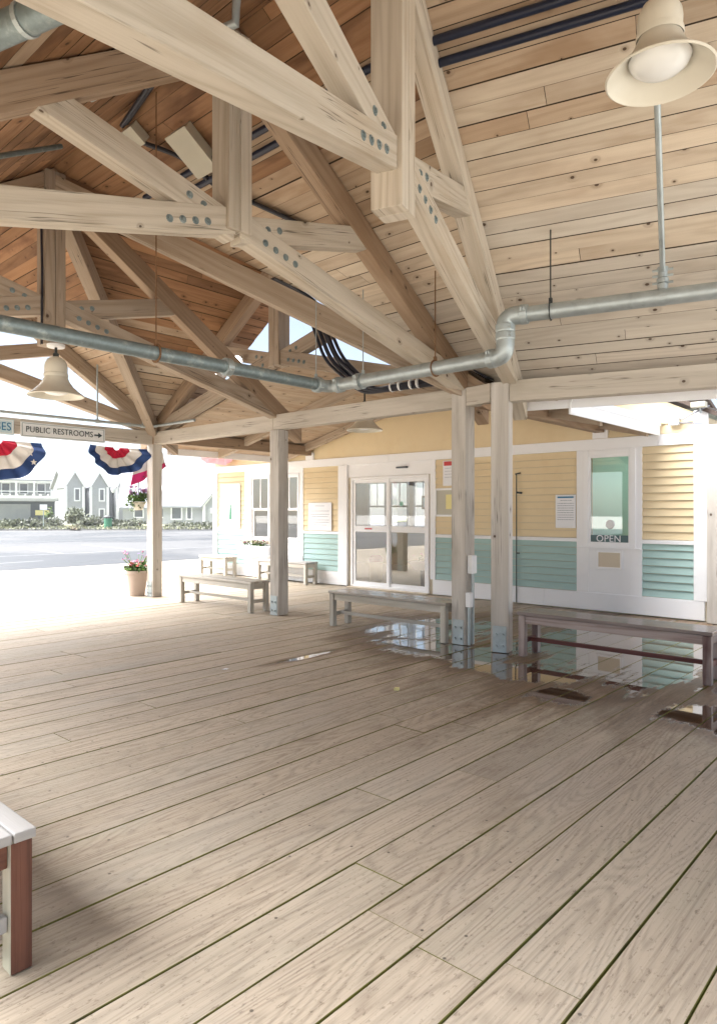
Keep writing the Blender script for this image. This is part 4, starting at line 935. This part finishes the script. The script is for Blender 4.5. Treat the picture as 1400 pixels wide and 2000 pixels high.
fan((-10.55, 5.72, 2.52), .52, .46, 'windblown red white and blue bunting under the eave beam beside the corner post', seed=8, wind=.12, cols=('red', 'cloth', 'blue'))
t = tag(empty('bunting', (-10.62, 6.2, 2.5)), 'loose white bunting end with a bright magenta hem beside the corner post', 'bunting', 'fan shaped bunting')
for nm, cm, lo, hi in (('white_band', 'cloth', 0, .70), ('red_band', 'magenta', .70, 1.0)):
    mb = MB(); n = 24
    def pt(f, r):
        top = Vector((0, -.10 + .52 * f, .0)); bot = Vector((.02 + .03 * math.sin(f * 9), -.20 + .70 * f, -.60 + .36 * f ** 1.2)); p = top.lerp(bot, r); p.x += .03 * math.sin(f * 15 + r * 3); return p
    for i in range(n):
        for k in range(6):
            ra, rb = lo + (hi - lo) * k / 6, lo + (hi - lo) * (k + 1) / 6; mb.face([pt(i / n, ra), pt((i + 1) / n, ra), pt((i + 1) / n, rb), pt(i / n, rb)])
    o = mb.build(nm, M[cm], smooth=True); o.parent = t; so = o.modifiers.new('s', 'SOLIDIFY'); so.thickness = .003
fan((-12.9, 9.55, 2.95), .78, .42, 'bleached pink bunting hanging at the far corner of the terminal', cols=('cloth', 'pink', 'pink'), ax='X', seed=5)

# ------------------------------------------------------------------ plants
def leaves(mb, c, rad, n, size, mats, flat=1.0, up=.3, shape=1.8):
    for _ in range(n):
        while True:
            p = Vector((random.uniform(-1, 1), random.uniform(-1, 1), random.uniform(-1, 1)))
            if p.length <= 1: break
        p = p * (p.length ** .2 if p.length > 0 else 1)
        q = Vector(c) + Vector((p.x * rad[0], p.y * rad[1], p.z * rad[2]))
        d = (Vector((random.gauss(0, 1), random.gauss(0, 1), random.gauss(up, .8)))).normalized(); r = d.cross(Vector((random.random(), random.random(), random.random()))).normalized()
        L = size * random.uniform(.6, 1.3); W_2 = L / shape
        mb.face([q, q + d * L * .5 + r * W_2 * .5, q + d * L, q + d * L * .5 - r * W_2 * .5], rnd=random.random(), mi=random.choice(mats))
def flowers(mb, c, rad, n, size, mats):
    for _ in range(n):
        a = random.uniform(0, 6.28); rr = math.sqrt(random.random()); q = Vector(c) + Vector((math.cos(a) * rad[0] * rr, math.sin(a) * rad[1] * rr, rad[2] * random.uniform(.3, 1)))
        mi = random.choice(mats); L = size * random.uniform(.7, 1.2); nrm = Vector((random.gauss(0, .5), random.gauss(0, .5), 1)).normalized(); u = nrm.cross(Vector((1, .2, 0))).normalized(); v_ = nrm.cross(u)
        for k in range(5):
            b0 = k * 1.257; d0, d1 = (u * math.cos(b0 - .5) + v_ * math.sin(b0 - .5)), (u * math.cos(b0 + .5) + v_ * math.sin(b0 + .5)); mb.face([q, q + d0 * L + nrm * L * .3, q + (d0 + d1) * L * .65 + nrm * L * .3, q + d1 * L + nrm * L * .3], mi=mi)
FP = tag(empty('flower_pot', (-10.76, 6.22, .004)), 'clay coloured flower pot full of blooms beside the far corner post', 'flower pot')
def put(mb, root, nm, mats, **k): o = mb.build(nm, mats, **k); o.parent = root; return o
s = MB(); s.lathe([(0, 0), (.125, 0), (.13, .01), (.175, .37), (.19, .375), (.195, .43), (.185, .432), (.17, .40), (0, .39)], n=32); put(s, FP, 'pot', M['pot'], smooth=True)
s = MB(); leaves(s, (0, 0, .46), (.2, .2, .10), 420, .075, (0, 1)); flowers(s, (0, 0, .47), (.19, .19, .12), 46, .024, (2, 3, 3, 2))
for _ in range(26):
    a = random.uniform(0, 6.28); d = Vector((math.cos(a) * .11, math.sin(a) * .11, random.uniform(.2, .34))); b_ = Vector((math.cos(a) * .08, math.sin(a) * .08, .42)); s.tube([b_, b_ + d * .6, b_ + d + Vector((d.x * .4, d.y * .4, 0))], .0035, 4, mi=0); flowers(s, b_ + d * 1.02 + Vector((d.x * .4, d.y * .4, -.02)), (.01, .01, .03), 3, .016, (4, 3))
put(s, FP, 'plant', [M['leaf'], M['leafdark'], M['petal_red'], M['petal_pink'], M['petal_violet']], merge=False)
HBK = tag(empty('hanging_basket', (-10.66, 6.19, 1.62)), 'cream hanging basket with violet flowers on the far corner post', 'hanging basket')
s = MB(); s.lathe([(0, -.14), (.06, -.14), (.13, 0), (.14, .0), (.12, .01), (0, -.01)], n=24); put(s, HBK, 'basket', M['enamel'], smooth=True)
s = MB(); leaves(s, (0, 0, .06), (.19, .19, .09), 300, .07, (0, 1)); leaves(s, (0, -.1, -.06), (.16, .14, .09), 90, .06, (0, 1))
for _ in range(34):
    a = random.uniform(0, 6.28); d = Vector((math.cos(a) * .14, math.sin(a) * .14, random.uniform(.10, .24))); s.tube([(0, 0, .03), d * .7, d], .003, 4, mi=0); flowers(s, d, (.02, .02, .04), 7, .02, (2, 2, 3))
put(s, HBK, 'plant', [M['leafdark'], M['leaf'], M['petal_violet'], M['petal_pink']], merge=False)
s = MB(); s.tube(arc([(.17, .04, .42), (0.02, .03, .46), (0, 0, .36), (0, 0, .02)], None, .05), .007, 6); put(s, HBK, 'hook', M['iron'], smooth=True)
WB = tag(empty('window_box', (-11.66, 9.60, .51)), 'white window box of pale and wine flowers under the first window', 'window box')
s = MB(); s.box(-.52, .52, -.11, .09, 0, .20); put(s, WB, 'box', M['white'], bevel=.008)
s = MB(); leaves(s, (0, -.02, .24), (.5, .10, .06), 260, .06, (0, 1)); flowers(s, (0, -.02, .22), (.5, .11, .10), 120, .024, (2, 2, 3)); put(s, WB, 'plant', [M['leafdark'], M['leaf'], M['petal_white'], M['petal_dark']], merge=False)
PT = tag(empty('planter_trough', (-7.5, 10.45, .35)), 'dark boat shaped planter with flowers inside behind the right door leaf', 'planter')
s = MB(); s.hexa([(-.42, -.08, 0), (.42, -.08, 0), (.42, .08, 0), (-.42, .08, 0), (-.55, -.14, .16), (.55, -.14, .16), (.55, .14, .16), (-.55, .14, .16)]); put(s, PT, 'trough', M['darkgrey'], bevel=.01)
s = MB(); leaves(s, (0, 0, .2), (.4, .1, .07), 160, .07, (0, 1)); flowers(s, (-.1, 0, .2), (.4, .1, .12), 26, .025, (2, 3)); put(s, PT, 'plant', [M['leaf'], M['leafdark'], M['petal_pink'], M['paperyellow']], merge=False)
s = MB(); s.box(-.3, -.24, -.03, .03, -.335, 0); s.box(.24, .3, -.03, .03, -.335, 0); put(s, PT, 'stand', M['darkgrey'])
s = MB(); s.box(-.2, .2, -.012, .012, -.18, .18); o = put(s, PF, 'frame', M['dark_timber']); s = MB(); s.box(-.15, .15, -.016, -.0125, -.13, .13); put(s, PF, 'picture', M['signblue'])

# small litter
def bit(name, loc, size, mat, label, cat, rz=0):
    s = MB(); s.prism([(-size[0], -size[1], 0), (size[0], -size[1] * .7, 0), (size[0] * .8, size[1], 0), (-size[0] * .9, size[1] * .8, 0)], (0, 0, size[2])); o = s.build(name, M[mat]); o.location = loc; o.rotation_euler.z = rz; return tag(o, label, cat)
bit('paper_scrap', (-5.10, 3.84, .004), (.02, .03, .004), 'paper', 'tiny white paper scrap on the dry deck boards', 'scrap', .4)
bit('yellow_stub', (-3.47, 4.32, .004), (.018, .022, .02), 'paperyellow', 'small yellow stub lying at the edge of the puddle', 'scrap', .3)

# ------------------------------------------------------------------ far houses across the parking lot (built round a local frame facing the pavilion)
def far_frame(px, k, turn=0):
    o = cam_at(px, k, .08); d = Vector((o.x, o.y, 0)).normalized(); rz = math.atan2(d.y, d.x) - math.pi / 2 + R(turn)
    return o, rz
U = .06
def hpart(root, mb, nm, mat): o = mb.build(nm, M[mat], merge=False); o.parent = root; return o
def gable_block(mb, x0, x1, y0, y1, ze_, zr, along='x', over=.0):
    """walls with gable ends; returns roof quads"""
    if along == 'x':
        ym = (y0 + y1) / 2
        mb.prism([(x0, y0, 0), (x0, y0, ze_), (x0, ym, zr), (x0, y1, ze_), (x0, y1, 0)], (x1 - x0, 0, 0))
    else:
        xm = (x0 + x1) / 2
        mb.prism([(x0, y0, 0), (x1, y0, 0), (x1, y0, ze_), (xm, y0, zr), (x0, y0, ze_)], (0, y1 - y0, 0))
def gable_roof(mb, x0, x1, y0, y1, ze_, zr, along='x', ov=.3, th=.15):
    if along == 'x':
        ym = (y0 + y1) / 2; sl = (zr - ze_) / (ym - y0)
        for ya in (y0, y1):
            sg = -1 if ya == y0 else 1
            mb.prism([(x0 - ov, ya + sg * ov, ze_ - sl * ov + .02), (x1 + ov, ya + sg * ov, ze_ - sl * ov + .02), (x1 + ov, ym, zr + .02), (x0 - ov, ym, zr + .02)], (0, 0, th))
    else:
        xm = (x0 + x1) / 2; sl = (zr - ze_) / (xm - x0)
        for xa in (x0, x1):
            sg = -1 if xa == x0 else 1
            mb.prism([(xa + sg * ov, y0 - ov, ze_ - sl * ov + .02), (xm, y0 - ov, zr + .02), (xm, y1 + ov, zr + .02), (xa + sg * ov, y1 + ov, ze_ - sl * ov + .02)], (0, 0, th))
def gable_trim(mb, x0, x1, y, ze_, zr, w_=.22):
    xm = (x0 + x1) / 2
    for xa in (x0 - .1, x1 + .1): mb.bar((xa, y - .12, ze_ - .1), (xm, y - .12, zr + .05), .12, w_)
def far_window(root, x, y, z, w_, h_):
    f = frame_mb(x - w_ / 2, x + w_ / 2, z, z + h_, .12, y - .08, y + .02); o = hpart(root, f, 'window', 'white'); g2 = MB(); g2.face([(x - w_ / 2 + .1, y - .03, z + .1), (x + w_ / 2 - .1, y - .03, z + .1), (x + w_ / 2 - .1, y - .03, z + h_ - .1), (x - w_ / 2 + .1, y - .03, z + h_ - .1)]); p_ = g2.build('pane', M['pane_far'], merge=False); p_.parent = o
# inn with three tall gables
o_, rz_ = far_frame(190, 80, 14); IN = tag(empty('inn_house', o_, rz_), 'grey shingled inn with three tall narrow white edged gables', 'house')
w = MB(); gable_block(w, -2.6, 5.8, 2.0, 9.0, 3.55, 5.2, 'x'); hpart(IN, w, 'wall', 'cladgrey')
w = MB(); gable_roof(w, -2.6, 5.8, 2.0, 9.0, 3.55, 5.2, 'x'); hpart(IN, w, 'roof', 'roofgrey')
for i, xc in enumerate((-2.25, .2, 2.9)):
    w = MB(); gable_block(w, xc - .85, xc + .85, 0, 4.5, 3.6, 4.85, 'y'); T_ = hpart(IN, w, 'gable_tower', 'cladgrey')
    w = MB(); gable_roof(w, xc - .85, xc + .85, 0, 4.5, 3.6, 4.85, 'y', .18, .12); q_ = w.build('tower_roof', M['roofgrey'], merge=False); q_.parent = T_
    w = MB(); gable_trim(w, xc - .9, xc + .9, -.12, 3.6, 4.95, .24)
    for xx in (xc - .85, xc + .85): w.box(xx - .13, xx + .13, -.10, .06, 0, 3.5)
    q_ = w.build('white_trim', M['white'], merge=False); q_.parent = T_
    far_window(IN, xc + .25, 0, 2.1, .62, 1.25); far_window(IN, xc + .25, 0, .35, .62, 1.1)
# long two storey house on the left
o_, rz_ = far_frame(75, 92, 6); HL = tag(empty('balcony_house', o_, rz_), 'long pale two storey house with a white railed balcony', 'house')
w = MB(); gable_block(w, -8.5, 5.3, 0, 9, 4.55, 6.0, 'x'); hpart(HL, w, 'wall', 'cladgrey')
w = MB(); gable_roof(w, -8.5, 5.3, -1.4, 9, 4.5, 6.1, 'x'); hpart(HL, w, 'roof', 'roofgrey')
for i in range(8): w = MB(); w.box(-8.2 + i * 1.9 - .11, -8.2 + i * 1.9 + .11, -1.35, -1.15, 0, 4.3); hpart(HL, w, 'balcony_post', 'white')
w = MB(); w.box(-8.4, 5.2, -1.42, -1.12, 2.55, 2.85); w.box(-8.4, 5.2, -1.4, -1.14, 3.25, 3.35); w.box(-8.4, 5.2, -1.4, -1.14, 4.2, 4.45); hpart(HL, w, 'railing', 'white')
for i in range(7): far_window(HL, -7.3 + i * 1.9, 0, 3.0, 1.0, 1.25)
# low dark store in front of it
o_, rz_ = far_frame(48, 70, 4); DS = tag(empty('garden_store', o_, rz_), 'low dark grey store with a white pergola along its roof edge', 'building')
w = MB(); w.box(-2.5, 2.6, 0, 4, 0, 2.15); hpart(DS, w, 'wall', 'darkgrey'); w = MB(); w.box(-2.8, 2.9, -.5, 4.2, 2.151, 2.45); hpart(DS, w, 'roof', 'cladgrey')
w = MB()
for i in range(9): w.bar((-2.6 + i * .65, -.9, 2.72), (-2.5 + i * .65, .6, 2.72), .12, .16)
w.box(-2.9, 2.9, -.7, -.6, 2.46, 2.62); hpart(DS, w, 'pergola', 'white')
w = MB(); w.box(.9, 2.2, -.06, -.01, .9, 1.35); hpart(DS, w, 'poster', 'paperyellow'); w = MB(); w.box(-2.4, .5, -.05, -.008, .15, 1.9); hpart(DS, w, 'shutter', 'roofgrey')
# large roofed house right of the inn
o_, rz_ = far_frame(275, 76, -4); HR = tag(empty('shingle_house', o_, rz_), 'grey house with one long plain roof just left of the corner post', 'house')
w = MB(); gable_block(w, -1.7, 3.4, 0, 9, 1.6, 4.7, 'x'); hpart(HR, w, 'wall', 'cladgrey'); w = MB(); gable_roof(w, -1.7, 3.4, 0, 9, 1.6, 4.7, 'x', .35); hpart(HR, w, 'roof', 'roofgrey')
w = MB(); w.bar((-2.1, -.5, 1.25), (-2.1, 4.5, 4.75), .12, .3); hpart(HR, w, 'verge_board', 'white')
far_window(HR, -.2, 0, -.0 + .55, 1.0, 1.25); far_window(HR, 1.8, 0, .55, .9, 1.25)
o_, rz_ = far_frame(380, 74, -8); H2 = tag(empty('gabled_house', o_, rz_), 'grey house with white edged gables between the corner post and the terminal', 'house')
w = MB(); gable_block(w, -3.0, 4.5, 0, 9, 1.7, 4.9, 'x'); hpart(H2, w, 'wall', 'cladgrey'); w = MB(); gable_roof(w, -3.0, 4.5, 0, 9, 1.7, 4.9, 'x', .35); hpart(H2, w, 'roof', 'roofgrey')
w = MB(); gable_block(w, 1.1, 4.4, -1.6, 4, 1.7, 3.5, 'y'); hpart(H2, w, 'front_wing', 'cladgrey'); w = MB(); gable_trim(w, 1.1, 4.4, -1.6, 1.7, 3.6, .25); w.box(1.0, 1.25, -1.75, -1.6, 0, 1.7); hpart(H2, w, 'white_trim', 'white'); w = MB(); gable_roof(w, 1.1, 4.4, -1.6, 4, 1.7, 3.5, 'y', .25, .12); hpart(H2, w, 'wing_roof', 'roofgrey')
w = MB(); w.bar((-3.4, -.5, 1.4), (-3.4, 4.5, 5.0), .12, .3); hpart(H2, w, 'verge_board', 'white')
far_window(H2, -1.7, 0, .4, 1.1, 1.3); far_window(H2, -.5, 0, .4, .6, 1.3)
w = MB(); w.box(1.7, 3.4, -1.72, -1.64, 1.0, 1.45); hpart(H2, w, 'house_sign', 'paper')
for o in (IN, HL, HR, H2): o.scale = (1.12, 1.12, 1.24)
DS.scale = (1.1, 1.1, 1.15)
# street lamp, bins, sign posts, bushes on the verge
LPt = tag(empty('street_lamp', cam_at(221, 60, .08)), 'tall dark street lamp with a white globe before the inn', 'street lamp')
s = MB(); s.lathe([(.14, 0), (.12, .3), (.055, .45), (.045, 2.9), (.08, 2.95), (.08, 3.05), (0, 3.05)], n=12); put(s, LPt, 'column', M['iron']); s = MB(); s.lathe([(.07, 3.05), (.17, 3.2), (.20, 3.38), (.15, 3.55), (0, 3.63)], n=16); put(s, LPt, 'globe', M['diffuser'], smooth=True)
TBn = tag(empty('litter_bin', cam_at(211, 57, .08)), 'dark green litter bin at the kerb beside the street lamp', 'bin')
s = MB(); s.lathe([(0, 0), (.30, 0), (.34, .85), (0, .85)], n=14); put(s, TBn, 'bin_body', M['inkgreen']); s = MB(); s.lathe([(.36, .86), (.36, .95), (.2, 1.1), (0, 1.12)], n=14); put(s, TBn, 'bin_lid', M['iron'])
RS = tag(empty('road_sign', cam_at(85, 57, .08)), 'small white sign on a grey pole before the dark store', 'sign'); s = MB(); s.tube([(0, 0, 0), (0, 0, 2.0)], .04, 8); put(s, RS, 'pole', M['galv']); s = MB(); s.box(-.28, .28, -.06, -.02, 1.55, 2.0); o = put(s, RS, 'panel', M['paper']); RS.rotation_euler.z = R(60)
def bush(px, k, rx, rz, n, mats, label, name='bush', sz=.34):
    t = empty(name, cam_at(px, k, .08)); tag(t, label, 'bush', 'bushes along the verge'); s = MB()
    for q in range(5):
        a = random.uniform(-1, 1); leaves(s, (a * rx * .6, random.uniform(-.4, .4) * rx, rz * random.uniform(.35, .62)), (rx * .55, rx * .5, rz * .45), n // 5, sz, (0, 1))
    put(s, t, 'foliage', [M[mats[0]], M[mats[1]]], merge=False)
    s = MB()
    for q in range(4): s.tube([(random.uniform(-.2, .2), random.uniform(-.2, .2), 0), (random.uniform(-.6, .6) * rx, random.uniform(-.3, .3), rz * .6)], .03, 5)
    put(s, t, 'stem', M['dark_timber'], merge=False); return t
bush(152, 66, 1.6, 1.75, 900, ('bush', 'bush'), 'large dark rounded bush at the foot of the inn gables')
bush(186, 60, 1.3, .95, 700, ('bush', 'bushgrey'), 'bright green bush left of the street lamp')
bush(168, 59, .8, .85, 400, ('bush', 'bushgrey'), 'yellow green bush beside the brick path')
bush(100, 60, 1.4, .85, 600, ('bushgrey', 'bush'), 'grey green bush before the white sign pole')
bush(62, 58, 1.5, .75, 600, ('bushgrey', 'bush'), 'low grey bush before the dark store')
bush(25, 58, 1.3, .7, 600, ('bush', 'bush'), 'dark green bush at the left edge of the picture')
bush(98, 63, .35, 2.0, 260, ('bush', 'leaf'), 'tall thin shrub beside the white sign', sz=.25)
bush(265, 60, 1.2, .65, 500, ('bushgrey', 'bush'), 'low round bush under the plain roofed house')
bush(238, 60, 1.0, .6, 400, ('bush', 'bushgrey'), 'low green bush right of the street lamp')
bush(350, 60, 1.8, .4, 500, ('bush', 'bushgrey'), 'low hedge bush before the white edged gables')
bush(400, 60, 1.8, .38, 500, ('bush', 'bushgrey'), 'low hedge bush nearest the terminal corner')
gr = MB()
for _ in range(3600):
    p = cam_at(random.uniform(-40, 440), random.uniform(53.8, 63), .08); h = random.uniform(.08, .26); d = Vector((random.gauss(0, .1), random.gauss(0, .1), h)); q = Vector((random.uniform(-1, 1), random.uniform(-1, 1), 0)).normalized() * .07
    gr.face([p - q, p + q, p + d], mi=random.choice((0, 0, 1)))
o = gr.build('tall_grass', [M['grass'], M['bushgrey']], merge=False); o['kind'] = 'stuff'; o['label'] = 'rough grass along the verge before the houses'; o['category'] = 'grass'

# damp sea air: one closed box round everything
hz = MB(); hz.prism([(-240, -240, -1.3), (240, -240, -1.3), (240, 240, -1.3), (-240, 240, -1.3)], (0, 0, 13.5))
hm = bpy.data.materials.new('haze_air'); hm.use_nodes = True; n_ = hm.node_tree; n_.nodes.remove(n_.nodes['Principled BSDF']); pv = n_.nodes.new('ShaderNodeVolumePrincipled'); pv.inputs['Color'].default_value = (.93, .95, 1, 1); pv.inputs['Density'].default_value = .0005
n_.links.new(pv.outputs[0], n_.nodes['Material Output'].inputs['Volume']); o = hz.build('haze', hm); o['kind'] = 'stuff'; o['label'] = 'pale damp air over the lot and houses'; o['category'] = 'haze'
# ------------------------------------------------------------------ light, sky, camera
wd = bpy.data.worlds.new('World'); scene.world = wd; wd.use_nodes = True; nt = wd.node_tree
bg = nt.nodes['Background']; sky = nt.nodes.new('ShaderNodeTexSky'); sky.sky_type = 'NISHITA'; sky.sun_disc = False
SUN_EL, SUN_AZ = 60, 243     # azimuth measured like sky rotation
sky.sun_elevation = R(SUN_EL); sky.sun_rotation = R(SUN_AZ); sky.air_density = .9; sky.dust_density = 1.0; sky.ozone_density = .6; sky.altitude = 0
hs = nt.nodes.new('ShaderNodeHueSaturation'); hs.inputs['Saturation'].default_value = .7
nt.links.new(sky.outputs[0], hs.inputs['Color']); nt.links.new(hs.outputs[0], bg.inputs[0]); bg.inputs[1].default_value = .05
sl = bpy.data.lights.new('sun', 'SUN'); sl.energy = 5.0; sl.angle = R(80); sl.color = (1, .985, .965)
so = bpy.data.objects.new('sun', sl); COL.objects.link(so)
dirn = Vector((math.sin(R(SUN_AZ)) * math.cos(R(SUN_EL)), math.cos(R(SUN_AZ)) * math.cos(R(SUN_EL)), math.sin(R(SUN_EL))))
so.rotation_euler = dirn.to_track_quat('Z', 'Y').to_euler(); so.location = (0, 0, 30)
cam = bpy.data.cameras.new('camera'); co = bpy.data.objects.new('camera', cam); COL.objects.link(co)
co.location = (0, 0, 1.45); co.rotation_euler = (R(90), 0, R(42)); cam.sensor_fit = 'HORIZONTAL'; cam.sensor_width = 36; cam.lens = 36 * 1332 / 1400; cam.clip_end = 3000; cam.clip_start = .05
scene.camera = co
vs = scene.view_settings; vs.view_transform = 'Standard'; vs.look = 'None'; vs.gamma = 1; vs.exposure = 2.34; vs.use_curve_mapping = False
cy = scene.cycles; cy.max_bounces = 10; cy.diffuse_bounces = 6; cy.glossy_bounces = 4; cy.transparent_max_bounces = 12; cy.transmission_bounces = 4
cy.use_denoising = True; cy.sample_clamp_indirect = 8.0
try: cy.denoiser = 'OPENIMAGEDENOISE'
except Exception: pass
